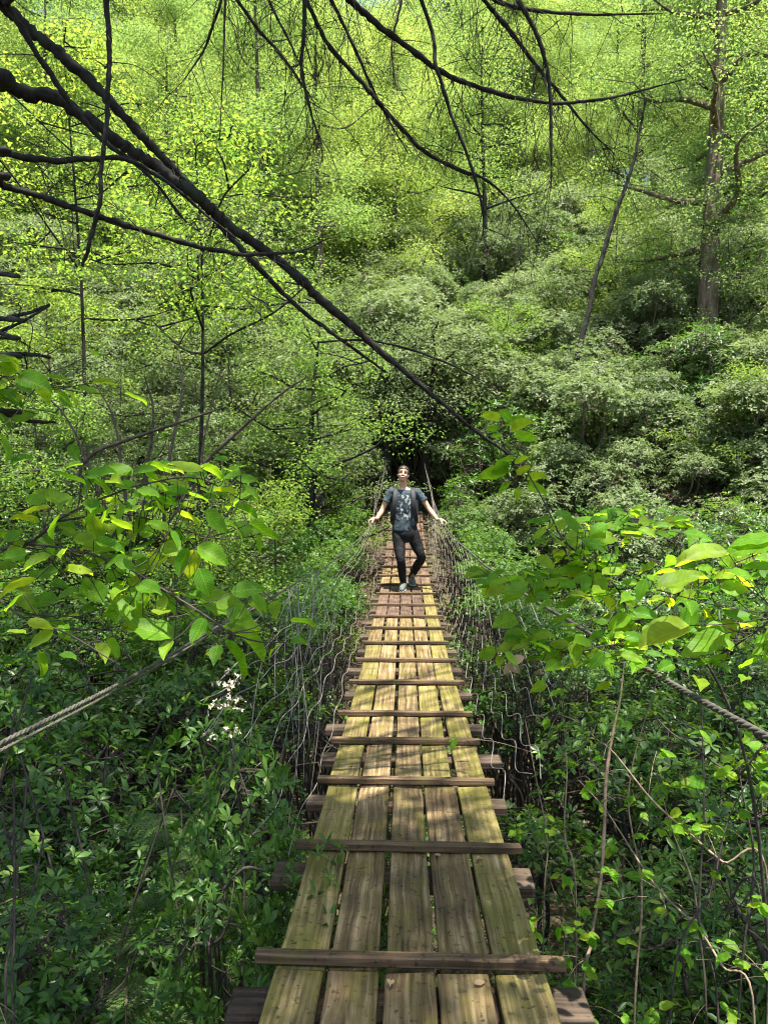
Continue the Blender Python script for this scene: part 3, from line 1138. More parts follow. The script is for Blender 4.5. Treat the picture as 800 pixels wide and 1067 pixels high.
own_tree('deciduous_tree', 'tall tree with a broad rough brown trunk standing above the thicket on the right', 731, 18.5, (M['canopy'], M['bark_brown']),
         seed=401, H=17, base=4.5, R=2.8, trunk=0.31, clusters=700, per=46, leaf=0.085, lean=0.02, n_limb=24)
own_tree('deciduous_tree', 'tall tree with a brown trunk behind leaves at the upper left of the hillside', 262, 27.0, (M['canopy'], M['bark']),
         seed=402, H=18, base=8, R=3.2, trunk=0.30, clusters=480, per=34, leaf=0.10)
own_tree('deciduous_tree', 'slim dark trunked tree on the hillside straight above the end of the bridge', 503, 27.0, (M['canopy'], M['bark_dark']),
         seed=403, H=13, base=6, R=2.4, trunk=0.14, clusters=300, per=34, leaf=0.10)
for (px, Y, sd, lab) in ((205, 10.5, 407, 'maple with bright yellow green leaf sprays showing behind the crossing dark limbs'), (85, 12.0, 408, 'maple with yellow green sprays at the far left behind the lowest dark limbs')):
    own_tree('maple_tree', lab, px, Y, (M['maple'], M['bark_dark']), seed=sd, H=10.5 + (sd == 408), base=6.6, R=2.3, trunk=0.055, clusters=230, per=34, leaf=0.075, cl_r=0.34, T=T_OVAL, n_limb=12)
own_tree('deciduous_tree', 'dark straight trunk standing in the left thicket just before the hiker', 329, 12.5, (M['sapling'], M['bark_dark']),
         seed=404, H=6.5, base=2.8, R=1.7, trunk=0.13, clusters=300, per=40, leaf=0.06, cl_r=0.28)
own_tree('deciduous_tree', 'dark trunk at the left end of the bridge behind the hiker', 405, 17.3, (M['laurel'], M['bark_dark']),
         seed=405, H=4.6, base=2.1, R=1.7, trunk=0.12, clusters=240, per=30, leaf=0.08, cl_r=0.4)
own_tree('deciduous_tree', 'dark trunk at the right end of the bridge holding the right hand cable', 446, 17.0, (M['laurel'], M['bark_dark']),
         seed=406, H=4.8, base=2.3, R=1.7, trunk=0.14, clusters=240, per=30, leaf=0.08, cl_r=0.4)


def px_line(pts, Y0, Y1):
    """Pixel polyline (x, y, width in px) -> points and radii, going from Y0 to Y1 metres ahead."""
    P, Rr = [], []
    n = len(pts)
    for i, p in enumerate(pts):
        Y = Y0 + (Y1 - Y0) * i / max(1, n - 1)
        P.append(tuple(at(p[0], p[1], Y)))
        Rr.append(p[2] * 0.48 / F * Y if len(p) > 2 else 0.003)
    return P, Rr


def rough_tube(g, P, Rr, sides=7, jit=0.12, step=10):
    a = spline(np.column_stack([np.array(P), np.array(Rr)]), step)
    r_ = np.maximum(a[:, 3], 0.0008) * (1 + jit * rng.normal(size=len(a)).clip(-1.6, 1.6))
    kn = rng.normal(size=(len(a) // 5 + 2, 3))
    kk = np.stack([np.interp(np.arange(len(a)) / 5.0, np.arange(len(kn)), kn[:, c]) for c in range(3)], 1)
    p = a[:, :3] + (rng.normal(size=(len(a), 3)) * 0.10 + kk * 0.25) * a[:, 3:4]
    g.tube(p, r_, sides)
    return a


def twigs(g, a, n, length, r0, down=0.8, lo=0.15, sub=2):
    """Fine bare twigs hanging from the branch a (points + radius)."""
    for _ in range(n):
        i = int(len(a) * random.uniform(lo, 0.99))
        p = a[i, :3].copy()
        L = length * random.uniform(0.35, 1.1)
        d = unit(np.array([random.gauss(0.15, 0.6), random.gauss(0, 0.5), -down + random.gauss(0, 0.45)]))
        pts = [p]
        m = 6
        for k in range(m):
            d = unit(d + np.array([random.gauss(0, 0.16), random.gauss(0, 0.16), -0.10]))
            pts.append(pts[-1] + d * L / m)
        g.tube(spline(pts, 2), np.linspace(r0, 0.0007, 2 * m + 1), 4)
        for _ in range(sub):
            j = random.randint(1, m - 1)
            e = pts[j] + unit(d + np.array([random.gauss(0, 0.7), random.gauss(0, 0.6), random.gauss(-0.2, 0.4)])) * L * random.uniform(0.15, 0.45)
            md = (pts[j] + e) / 2 + np.array([0, 0, random.uniform(-0.01, 0.02)])
            g.tube(spline([pts[j], md, e], 3), np.linspace(r0 * 0.55, 0.0006, 7), 3)


# bare thin leaning trunk in the right thicket
ls = tag(empty('bare_sapling', tuple(at(602, 372, 17.5))), 'thin dark bare sapling leaning right out of the grey thicket', 'tree')
g = Geo()
P, Rr = px_line([(596, 400, 7), (604, 362, 6.5), (613, 322, 6), (622, 285, 5.5), (632, 252, 5), (642, 218, 4.5), (654, 188, 4), (664, 150, 3), (672, 105, 2)], 17.5, 18.2)
a = rough_tube(g, P, Rr, 7, 0.08)
for k in range(9):
    twigs(g, a, 1, 1.3, 0.012, down=-0.5, lo=0.3, sub=3)
hang(g.build('trunk', M['bark_dark']), ls)

# bare grey branches in the left thicket
bs = tag(empty('bare_shrub', tuple(at(150, 560, 7.0))), 'bare grey shrub with long slanting branches in the dark left thicket', 'shrub')
g = Geo()
for pts in ([(80, 500, 4), (95, 474, 4), (140, 456, 3.6), (200, 436, 3), (235, 424, 1.5)],
            [(190, 520, 4), (213, 482, 4), (252, 447, 3.4), (290, 413, 2.6), (320, 392, 1.4)],
            [(150, 560, 4), (152, 500, 4), (160, 430, 3), (150, 390, 1.4)], [(170, 560, 4), (176, 480, 3.6), (190, 410, 2.6), (186, 370, 1.2)],
            [(140, 560, 4), (128, 500, 3.4), (120, 440, 2.6), (100, 400, 1.2)], [(165, 560, 3), (205, 500, 3), (214, 450, 2.2), (232, 380, 1)],
            [(120, 560, 3), (90, 480, 3), (66, 430, 2.2), (30, 400, 1)]):
    P, Rr = px_line(pts, 7.0, 7.0 + random.uniform(-0.5, 0.6))
    a = rough_tube(g, P, Rr, 6, 0.08)
    twigs(g, a, 6, 0.5, 0.004, down=-0.5)
hang(g.build('branches', M['stem']), bs)

# ------------------------------------------------------------------ trees that overhang the bridge
lt = tag(empty('overhanging_tree', (-3.0, 3.1, ground_z(-3.0, 3.1))), 'dark mossy bare limbs of a tree sweeping down across the upper left', 'tree')
g = Geo()
tp = [(-3.0, 3.1, ground_z(-3.0, 3.1) - 0.2), (-3.02, 3.08, -1.0), (-3.0, 3.1, 1.0), (-3.05, 3.15, 3.0), (-3.0, 3.1, 6.0), (-3.0, 3.1, 8.0)]
rough_tube(g, tp, [0.24, 0.21, 0.19, 0.17, 0.12, 0.06], 12, 0.03)
hang(g.build('trunk', M['bark_dark']), lt)
L_BR = [
    ([(-30, 76, 17), (0, 88, 16), (60, 106, 15), (120, 145, 14), (165, 175, 13), (210, 208, 13), (240, 235, 12), (300, 280, 10), (345, 320, 9), (400, 370, 7), (450, 412, 5), (490, 445, 4), (532, 474, 2.5)], 2.5, 3.4, 1.62, 26),
    ([(-30, -22, 13), (0, 6, 13), (40, 40, 13), (85, 78, 12), (130, 124, 11), (160, 155, 10), (192, 186, 8), (222, 225, 7), (262, 270, 6), (318, 327, 5), (360, 357, 4), (402, 388, 2)], 2.7, 3.3, 2.2, 18),
    ([(-20, -30, 7), (8, 6, 7), (40, 58, 6), (66, 96, 6), (100, 140, 5), (150, 178, 4), (195, 232, 2)], 2.3, 2.6, 2.3, 6),
    ([(108, -60, 6), (111, 0, 5.5), (113, 60, 5.5), (112, 110, 5), (108, 160, 5), (103, 212, 5), (95, 250, 4.5), (86, 278, 3.5)], 2.2, 2.3, 3.0, 2),
    ([(-30, 152, 7), (0, 160, 7), (50, 167, 7), (90, 166, 6), (124, 165, 5), (165, 183, 4), (215, 224, 3), (250, 252, 1.5)], 2.2, 2.6, 1.25, 8),
    ([(-30, 180, 7), (0, 190, 8), (50, 208, 7), (100, 224, 7), (160, 243, 6), (222, 260, 5), (265, 265, 4), (312, 261, 2.5), (342, 249, 1.2)], 2.1, 2.7, 1.1, 10),
    ([(-20, 330, 5), (10, 330, 4.5), (30, 326, 4), (52, 317, 2.5)], 1.9, 2.0, 0.6, 2),
    ([(-20, 350, 4), (0, 346, 4), (30, 331, 3), (52, 319, 2)], 1.9, 2.0, 0.5, 1),
    ([(-20, 368, 5), (0, 369, 5.5), (30, 369, 5), (52, 373, 3)], 1.8, 1.9, 0.4, 1),
    ([(-20, 424, 5), (0, 430, 5), (30, 438, 4.5), (58, 440, 3)], 1.8, 1.9, 0.2, 1),
    ([(-20, 283, 4), (0, 284, 4), (18, 287, 3)], 2.0, 2.0, 0.8, 0),
    ([(330, 357, 2), (385, 355, 2.5), (430, 365, 2.5), (470, 380, 2.2), (505, 398, 1)], 3.15, 3.3, None, 3),
]
for pts, Y0, Y1, zt, nt_ in L_BR:
    P, Rr = px_line(pts, Y0, Y1)
    if zt is not None:
        P = [(-2.95, 3.05, zt + 0.25)] + P
        Rr = [Rr[0] * 1.35] + Rr
    g = Geo()
    a = rough_tube(g, P, Rr, 8, 0.13, 12)
    if nt_:
        twigs(g, a, int(nt_ * 1.8), 0.26, 0.0019, down=0.3, lo=0.3, sub=3)
    hang(g.build('branch', M['bark_dark']), lt)

# unseen leaves added high on this tree to darken the left of the ravine
g, gl = Geo(), Geo()
for k in range(52):
    c = np.array([random.uniform(-3.4, 0.1), random.uniform(1.2, 6.6), random.uniform(6.8, 8.8)])
    limb(gl, (-3.0, 3.1, c[2] - random.uniform(0.2, 1.0)), c, 0.04, 0.008, rng, 0.05, 4, 5)
    m = 12
    P = c + rng.normal(size=(m, 3)) * np.array([0.36, 0.36, 0.16])
    O = np.repeat(P, 40, 0) + rng.normal(size=(m * 40, 3)) * np.array([0.17, 0.17, 0.03])
    dx = O[:, 0] - SX * (O[:, 2] + 1.4)
    dy = O[:, 1] - SY * (O[:, 2] + 1.4)
    O = O[(dx < -0.62) & ((dx < -0.8) | (dy > 3.2)) & (dy > 2.05) & (O[:, 2] > 0.85 * O[:, 1] + 0.5)]  # leaves trimmed so their shade spares the deck
    Yd = unit(rng.normal(size=(len(O), 3)) * np.array([1, 1, 0.25]))
    Nn = unit(np.array([0, 0, 1.0]) + 0.35 * rng.normal(size=(len(O), 3)))
    g.leaves(T_DIA, O, Yd, Nn, 0.08 * rng.uniform(0.7, 1.2, len(O)), 0.05)
hang(gl.build('limb', M['bark_dark']), lt)
hang(g.build('crown', M['canopy'], smooth=False), lt)  # out of view, added for its shade

T2 = (-2.6, -0.7)
ht = tag(empty('hemlock_tree', (T2[0], T2[1], ground_z(*T2))), 'thin dark drooping branches of a hemlock hanging from above the bridge', 'tree')
g = Geo()
rough_tube(g, [(T2[0], T2[1], ground_z(*T2) - 0.2), (T2[0], T2[1], 1.0), (T2[0] + 0.05, T2[1], 4.0), (T2[0], T2[1] + 0.1, 8.0), (T2[0], T2[1], 12.0)], [0.27, 0.23, 0.2, 0.14, 0.05], 12, 0.03)
hang(g.build('trunk', M['bark_dark']), ht)
H_BR = [
    ([(296, -50, 6), (320, 2, 5), (345, 50, 5), (385, 95, 5), (402, 116, 5), (440, 155, 4.5), (480, 178, 4), (510, 190, 3), (535, 215, 2), (562, 256, 1)], 3.1, 3.6, 18),
    ([(335, -40, 8), (365, 0, 7), (400, 30, 6.5), (455, 72, 5.5), (500, 91, 5), (560, 106, 4), (602, 106, 3.5), (650, 99, 2.5), (715, 82, 1)], 2.9, 3.5, 22),
    ([(480, -50, 6), (502, -5, 5), (530, 32, 5), (560, 70, 4), (590, 106, 3), (618, 140, 2), (640, 160, 1)], 3.2, 3.6, 14),
    ([(515, -50, 5), (540, 0, 5), (563, 45, 4.5), (573, 95, 4.5), (574, 150, 3), (574, 195, 1)], 2.9, 3.0, 10),
    ([(480, -30, 5), (516, 0, 5), (560, 11, 4), (620, 15, 3), (690, 14, 1)], 3.0, 3.4, 8),
    ([(455, 73, 4), (470, 120, 4), (490, 172, 3.5), (502, 214, 2.5), (503, 246, 1)], 3.0, 3.1, 4),
    ([(225, -40, 4), (247, 0, 4), (270, 32, 4), (300, 66, 3.5), (322, 98, 2)], 3.0, 3.2, 10),
    ([(319, -40, 5), (318, 0, 4.5), (316, 40, 4.5), (315, 80, 3.5), (325, 120, 2.5), (335, 152, 1)], 2.8, 2.9, 12),
    ([(234, -40, 3), (230, 0, 3), (214, 48, 2.5), (193, 82, 1)], 3.0, 3.1, 6),
    ([(238, -40, 2.6), (235, 0, 2.6), (233, 60, 2), (229, 145, 1)], 3.1, 3.1, 3),
    ([(330, -30, 4), (345, 0, 4), (372, 55, 3.5), (398, 112, 2.5), (425, 160, 1)], 3.3, 3.5, 8),
    ([(270, -30, 3), (280, 0, 3), (300, 40, 2.4), (318, 78, 1)], 3.2, 3.3, 8),
    ([(415, -30, 3), (418, 0, 3), (408, 45, 2), (412, 90, 1)], 3.3, 3.3, 6),
]
for pts, Y0, Y1, nt_ in H_BR:
    P, Rr = px_line(pts, Y0, Y1)
    p0 = np.array(P[0])
    src = np.array([T2[0], T2[1], p0[2] + 2.2])
    p1 = np.array(P[1])
    ext = p0 + (p0 - p1) / np.linalg.norm(p0 - p1) * 0.5
    P = [tuple(src), tuple((src + ext) / 2 + np.array([0, 0, 0.55])), tuple(ext)] + P
    Rr = [Rr[0] * 1.7, Rr[0] * 1.35, Rr[0] * 1.1] + Rr
    g = Geo()
    a = rough_tube(g, P, Rr, 7, 0.12, 10)
    twigs(g, a, nt_ * 3, 0.40, 0.0018, down=0.8, lo=0.22, sub=4)
    hang(g.build('branch', M['bark_dark']), ht)
# leafy crown out of view overhead, shaped to throw shade on the near planks
g, gl = Geo(), Geo()
cl = []
for k in range(24):
    c = np.array([random.uniform(0.3, 1.5), random.uniform(-1.9, 1.6), random.uniform(6.6, 8.6)])
    limb(gl, (T2[0], T2[1], c[2] - random.uniform(0, 1.0)), c, 0.04, 0.008, rng, 0.05, 4, 5)
    cl.append(c)
for c in cl:
    m = 15
    P = c + rng.normal(size=(m, 3)) * np.array([0.34, 0.34, 0.16])
    O = np.repeat(P, 40, 0) + rng.normal(size=(m * 40, 3)) * np.array([0.16, 0.16, 0.03])
    O = O[(O[:, 1] - SY * (O[:, 2] + 1.4) < 3.2) & (np.abs(O[:, 0] - SX * (O[:, 2] + 1.4) + 0.06) < 0.42)]  # keep only leaves whose shadow lands on the near planks
    Yd = unit(rng.normal(size=(len(O), 3)) * np.array([1, 1, 0.25]))
    Nn = unit(np.array([0, 0, 1.0]) + 0.35 * rng.normal(size=(len(O), 3)))
    g.leaves(T_DIA, O, Yd, Nn, 0.07 * rng.uniform(0.7, 1.2, len(O)), 0.042)
for k in range(38):  # more unseen leaf clusters, added to darken the growth at right
    c = np.array([random.uniform(1.3, 4.0), random.uniform(1.0, 6.0), random.uniform(7.0, 8.8)])
    limb(gl, (T2[0], T2[1], c[2] - random.uniform(0, 1.0)), c, 0.04, 0.008, rng, 0.05, 4, 5)
    m = 10
    P = c + rng.normal(size=(m, 3)) * np.array([0.36, 0.36, 0.16])
    O = np.repeat(P, 40, 0) + rng.normal(size=(m * 40, 3)) * np.array([0.17, 0.17, 0.03])
    dx = O[:, 0] - SX * (O[:, 2] + 1.4)
    dy = O[:, 1] - SY * (O[:, 2] + 1.4)
    O = O[(dx > 0.6) & (dy > 2.55) & (O[:, 2] > 0.85 * O[:, 1] + 0.5)]
    Yd = unit(rng.normal(size=(len(O), 3)) * np.array([1, 1, 0.25]))
    Nn = unit(np.array([0, 0, 1.0]) + 0.35 * rng.normal(size=(len(O), 3)))
    g.leaves(T_DIA, O, Yd, Nn, 0.08 * rng.uniform(0.7, 1.2, len(O)), 0.05)
hang(gl.build('limb', M['bark_dark']), ht)
hang(g.build('crown', M['canopy'], smooth=False), ht)  # unseen crown, cut to the shade it casts

# ------------------------------------------------------------------ broad leaved branches beside the camera
VIEW_N = np.array(CAMR @ Vector((0, 0, 1)))


def leaf_set(g, base, tip, Ys, wr, nrm):
    """One detailed leaf from point base to point tip."""
    d = np.array(tip) - np.array(base)
    L = np.linalg.norm(d)
    g.leaves(T_BIG[random.randrange(4)], [base], [d], [nrm], L, L * wr)


def petiole(g, arr, base, r=0.0011):
    i = int(np.argmin(np.linalg.norm(arr[:, :3] - np.array(base), axis=1)))
    p, b = arr[i, :3], np.array(base)
    m = (p + b) / 2 + np.array([0, 0, -0.008])
    g.tube(spline([p, m, b], 3), r, 4)


def z3(x, y):
    return (x / 2.424, 330 + y / 2.424)


lb = tag(empty('broadleaf_sapling', (-1.35, 1.9, ground_z(-1.35, 1.9))), 'leafy sapling with broad toothed bright green leaves reaching in over the left cable', 'sapling')
gs = Geo()
LBR = [
    [(-1.35, 1.9, ground_z(-1.35, 1.9) - 0.1), (-1.33, 1.85, -1.6), (-1.2, 1.75, -0.7), tuple(at(-30, 600, 1.75)), tuple(at(30, 566, 1.7)), tuple(at(60, 543, 1.66)), tuple(at(104, 520, 1.6)), tuple(at(150, 505, 1.6)), tuple(at(205, 498, 1.6)), tuple(at(250, 520, 1.6))],
    [tuple(at(30, 566, 1.7)), tuple(at(85, 575, 1.6)), tuple(at(130, 590, 1.55)), tuple(at(180, 620, 1.5)), tuple(at(212, 640, 1.45)), tuple(at(240, 660, 1.45))],
    [tuple(at(60, 543, 1.66)), tuple(at(120, 535, 1.7)), tuple(at(170, 545, 1.72)), tuple(at(215, 560, 1.72))],
    [tuple(at(-30, 600, 1.75)), tuple(at(20, 640, 1.6)), tuple(at(70, 660, 1.5)), tuple(at(120, 690, 1.45))],
    [(-1.2, 1.75, -0.7), tuple(at(-40, 480, 1.7)), tuple(at(-10, 410, 1.7)), tuple(at(15, 385, 1.7)), tuple(at(40, 400, 1.7))],
]
arrs = []
for b_ in LBR:
    n_ = len(b_)
    arrs.append(rough_tube(gs, b_, np.linspace(0.0055 if n_ > 7 else 0.0032, 0.0013, n_), 6, 0.05, 8))
arr = np.concatenate(arrs)
gl = Geo()
LEAVES = [(335, 402, 276, 358), (340, 398, 432, 365), (432, 398, 375, 362), (512, 392, 430, 368), (505, 378, 568, 408), (218, 425, 140, 388), (212, 405, 285, 440), (538, 442, 600, 434),
          (588, 478, 652, 502), (628, 522, 710, 562), (662, 548, 652, 598), (338, 545, 372, 488), (335, 540, 274, 508), (425, 542, 372, 512), (432, 475, 378, 438), (515, 490, 575, 545),
          (575, 518, 625, 545), (428, 540, 458, 585), (478, 585, 436, 648), (490, 588, 478, 660), (498, 580, 578, 628), (503, 636, 532, 702), (385, 612, 335, 655), (252, 562, 232, 500),
          (182, 482, 88, 430), (152, 500, 112, 545), (300, 592, 205, 568), (268, 636, 302, 592), (152, 642, 85, 640), (92, 662, -5, 682), (262, 722, 208, 658), (362, 764, 285, 698),
          (440, 812, 322, 768), (498, 706, 645, 736), (458, 738, 542, 792), (568, 778, 678, 858), (568, 818, 628, 908), (8, 112, 62, 138), (48, 152, 128, 178), (-5, 188, 62, 228), (-5, 290, 45, 345),
          (10, 150, 40, 100), (345, 430, 290, 425), (470, 440, 410, 425), (520, 430, 470, 405), (120, 470, 60, 455), (100, 520, 30, 500), (60, 540, -10, 560), (70, 600, 0, 610), (390, 470, 440, 500),
          (455, 500, 510, 520), (250, 460, 310, 470), (290, 480, 250, 520), (420, 600, 380, 640), (330, 660, 390, 700), (200, 690, 130, 700), (150, 720, 70, 720), (400, 700, 450, 740), (60, 700, 10, 740)]
for (x0, y0, x1, y1) in LEAVES:
    Yb = 1.62 + random.uniform(-0.12, 0.14) - 0.0003 * max(0, y0 - 600)
    b_ = at(*z3(x0, y0), Yb)
    t_ = at(*z3(x1, y1), Yb + random.uniform(-0.03, 0.03))
    nrm = unit(VIEW_N * (random.uniform(-0.6, -0.3) if random.random() < 0.45 else random.uniform(0.45, 1.0)) + np.array([random.gauss(0.05, 0.22), 0, random.uniform(0.7, 1.0)]))
    leaf_set(gl, b_, t_, Yb, random.uniform(0.52, 0.66), nrm)
    petiole(gs, arr, b_)
for k in range(280):
    i = random.randrange(len(arr))
    p = arr[i, :3]
    if p[2] < -0.34:
        continue
    b_ = p + rng.normal(size=3) * np.array([0.07, 0.09, 0.035]) + np.array([0, 0.10, 0.0])
    d = unit(np.array([random.gauss(0.3, 0.7), random.gauss(-0.2, 0.6), random.gauss(-0.15, 0.25)]))
    L = random.uniform(0.04, 0.072)
    gl.leaves(T_BIG[k % 4], [b_], [d], [unit(np.array([random.gauss(0, 0.3), random.gauss(-0.45, 0.4), 1.0]))], L, L * random.uniform(0.5, 0.65))
    petiole(gs, arr, b_)
hang(gs.build('stem', M['stem_dark']), lb)
hang(gl.build('leaves', M['broad']), lb)


def z4(x, y):
    return (470 + x / 2.424, 330 + y / 2.424)


rb = tag(empty('broadleaf_sapling', (1.15, 2.2, ground_z(1.15, 2.2))), 'leafy sapling spreading flat tiers of bright green leaves over the right cable', 'sapling')
gs, gl = Geo(), Geo()
RBR = [
    [(1.15, 2.2, ground_z(1.15, 2.2) - 0.1), (1.1, 2.15, -1.8), (0.98, 2.05, -0.9), tuple(at(735, 690, 2.0)), tuple(at(664, 648, 2.0)), tuple(at(640, 610, 2.0)), tuple(at(604, 578, 2.05)), tuple(at(570, 552, 2.1))],
    [tuple(at(664, 648, 2.0)), tuple(at(695, 624, 1.95)), tuple(at(722, 604, 1.9)), tuple(at(770, 585, 1.85)), tuple(at(830, 560, 1.8))],
    [tuple(at(640, 610, 2.0)), tuple(at(600, 612, 1.95)), tuple(at(560, 608, 1.95)), tuple(at(525, 604, 1.95))],
    [tuple(at(604, 578, 2.05)), tuple(at(620, 552, 2.1)), tuple(at(650, 540, 2.15)), tuple(at(690, 545, 2.2))],
    [tuple(at(604, 578, 2.05)), tuple(at(585, 560, 2.15)), tuple(at(566, 522, 2.2)), tuple(at(548, 490, 2.25)), tuple(at(532, 455, 2.3)), tuple(at(520, 432, 2.3))],
    [tuple(at(735, 690, 2.0)), tuple(at(690, 680, 1.9)), tuple(at(640, 672, 1.85)), tuple(at(590, 680, 1.85)), tuple(at(560, 665, 1.85))],
    [tuple(at(735, 690, 2.0)), tuple(at(770, 670, 1.8)), tuple(at(810, 640, 1.7))],
]
arrs = []
for j, b_ in enumerate(RBR):
    n_ = len(b_)
    arrs.append(rough_tube(gs, b_, np.linspace(0.006 if j == 0 else 0.0032, 0.0013, n_), 6, 0.05, 8))
for j, ar in enumerate(arrs):
    m = [120, 80, 64, 70, 0, 90, 44][j]
    for k in range(m):
        i = random.randint(len(ar) // 3, len(ar) - 1)
        p = ar[i, :3]
        if p[2] < -0.62:
            continue
        b_ = p + np.array([random.gauss(0, 0.06), random.gauss(0, 0.10), random.gauss(0.0, 0.022)])
        d = unit(np.array([random.gauss(-0.2, 0.8), random.gauss(0.1, 0.7), random.gauss(-0.10, 0.15)]))
        L = random.uniform(0.034, 0.072)
        nrm = unit(np.array([random.gauss(0, 0.25), random.gauss(-0.6, 0.36), 1.0]))
        gl.leaves(T_BIG[k % 4], [b_], [d], [nrm], L, L * random.uniform(0.52, 0.7))
        petiole(gs, ar, b_)
for (x0, y0, x1, y1) in [(122, 262, 78, 240), (118, 288, 85, 278), (135, 275, 172, 245), (150, 290, 205, 262), (130, 300, 98, 302), (160, 300, 215, 300), (150, 262, 130, 232),
                         (150, 380, 100, 385), (160, 372, 190, 345), (150, 395, 62, 400), (165, 400, 200, 375), (150, 420, 110, 440), (175, 430, 165, 465), (185, 425, 245, 445), (190, 410, 240, 400), (160, 360, 110, 370)]:
    Yb = 2.28 + random.uniform(-0.05, 0.05)
    b_, t_ = at(*z4(x0, y0), Yb), at(*z4(x1, y1), Yb + random.uniform(-0.02, 0.02))
    leaf_set(gl, b_, t_, Yb, random.uniform(0.6, 0.8), unit(VIEW_N * -0.6 + np.array([random.gauss(0, 0.2), 0, 0.9])))
    petiole(gs, arrs[4], b_)
for (x0, y0, x1, y1) in [(700, 600, 565, 615), (830, 570, 680, 575), (820, 640, 735, 625), (820, 560, 700, 552), (660, 590, 600, 600), (760, 660, 690, 640), (600, 780, 470, 828), (690, 800, 580, 858), (520, 690, 640, 640)]:
    Yb = 1.45 + random.uniform(-0.05, 0.05)
    b_, t_ = at(*z4(x0, y0), Yb), at(*z4(x1, y1), Yb + random.uniform(-0.03, 0.03))
    leaf_set(gl, b_, t_, Yb, random.uniform(0.55, 0.65), unit(VIEW_N * 0.45 + np.array([random.gauss(0, 0.15), 0, 1.0])))
    petiole(gs, np.concatenate([arrs[1], arrs[6]]), b_)
hang(gs.build('stem', M['stem_dark']), rb)
hang(gl.build('leaves', M['broad']), rb)

# ------------------------------------------------------------------ thin vines and stems, lower right and lower left
V_PX = [
    ([(650, 690), (645, 730), (632, 800), (627, 900), (615, 980), (606, 1050)], 2.7, 2.5, 6, 'pale thin upright vine stem nearest the right edge of the deck'),
    ([(620, 770), (640, 785), (680, 835), (720, 870), (752, 898), (800, 930)], 2.4, 2.2, 4, None),
    ([(600, 810), (635, 850), (680, 920), (725, 965), (752, 1006), (785, 1060)], 2.4, 2.0, 4, None),
    ([(670, 760), (700, 865), (720, 915), (730, 975), (748, 1070)], 2.3, 2.1, 4, None),
    ([(728, 650), (731, 750), (733, 845), (728, 960), (735, 1070)], 2.6, 2.4, 4, None),
    ([(660, 720), (695, 760), (730, 785), (765, 808), (810, 830)], 2.2, 2.0, 4, None),
    ([(560, 880), (580, 940), (590, 990), (600, 1060)], 2.6, 2.5, 3, None),
    ([(690, 690), (655, 820), (668, 930), (660, 1060)], 2.9, 2.7, 4, None),
    ([(780, 700), (770, 800), (785, 900), (770, 1040)], 2.2, 2.1, 4, None),
    ([(545, 740), (556, 800), (570, 880), (566, 960)], 3.4, 3.2, 3, None),
    ([(585, 730), (590, 800), (588, 870), (600, 950)], 3.2, 3.0, 3, None),
    ([(810, 760), (760, 850), (740, 930), (700, 1030)], 2.1, 2.0, 4, None),
]
for pts, Y0, Y1, w, lab in V_PX:
    P, Rr = px_line([(x, y, w * 0.62 * min(1.0, 0.18 + 0.41 * i_)) for i_, (x, y) in enumerate(pts)], Y0, Y1)
    e = P[-1]
    P.append((e[0], e[1] + 0.05, ground_z(e[0], e[1]) - 0.05))
    Rr.append(Rr[-1])
    root = tag(empty('woodland_vine', P[-1]), lab or 'thin leafy vine stem arching through the growth at lower right', 'vine', None if lab else 'vines at lower right')
    g, gl = Geo(), Geo()
    a = rough_tube(g, P, Rr, 6, 0.07, 8)
    up = [i for i in range(len(a)) if a[i, 2] > -2.4]
    for k in range(9):
        p = a[random.choice(up), :3]
        c = p + np.array([random.gauss(0, 0.09), random.gauss(0, 0.09), random.gauss(0.02, 0.05)])
        g.tube(spline([p, (p + c) / 2 + np.array([0, 0, 0.02]), c], 3), 0.0010, 4)
        for q in range(random.randint(2, 4)):
            d = unit(np.array([random.gauss(0, 0.7), random.gauss(-0.1, 0.7), random.gauss(-0.15, 0.2)]))
            L = random.uniform(0.028, 0.052)
            gl.leaves(T_BIG[k % 4], [c + rng.normal(size=3) * 0.006], [d], [unit(np.array([random.gauss(0, 0.35), random.gauss(-0.4, 0.3), 1.0]))], L, L * random.uniform(0.55, 0.8))
    hang(g.build('stem', M['vine'] if lab or random.random() < 0.5 else M['stem_dark']), root)
    hang(gl.build('leaves', M['broad']), root)
for k in range(10):
    x0, y0 = random.uniform(-10, 200), random.uniform(690, 900)
    dx = random.uniform(-140, 60)
    Y0 = random.uniform(1.9, 3.0)
    P, Rr = px_line([(x0, y0, 2.2), (x0 + dx * 0.4, y0 + 80, 2.6), (x0 + dx * 0.8, y0 + 170, 3), (x0 + dx, y0 + 260, 3)], Y0, Y0 - 0.15)
    e = P[-1]
    P.append((e[0], e[1] + 0.1, ground_z(e[0], e[1]) - 0.05))
    Rr.append(Rr[-1])
    root = tag(empty('bare_sapling', P[-1]), 'thin bare dark sapling slanting through the low laurel at lower left', 'sapling', 'bare saplings at lower left')
    g = Geo()
    a = rough_tube(g, P, Rr, 5, 0.07, 6)
    twigs(g, a, 5, 0.3, 0.0018, down=-0.5, lo=0.05, sub=2)
    hang(g.build('stem', M['stem_dark']), root)

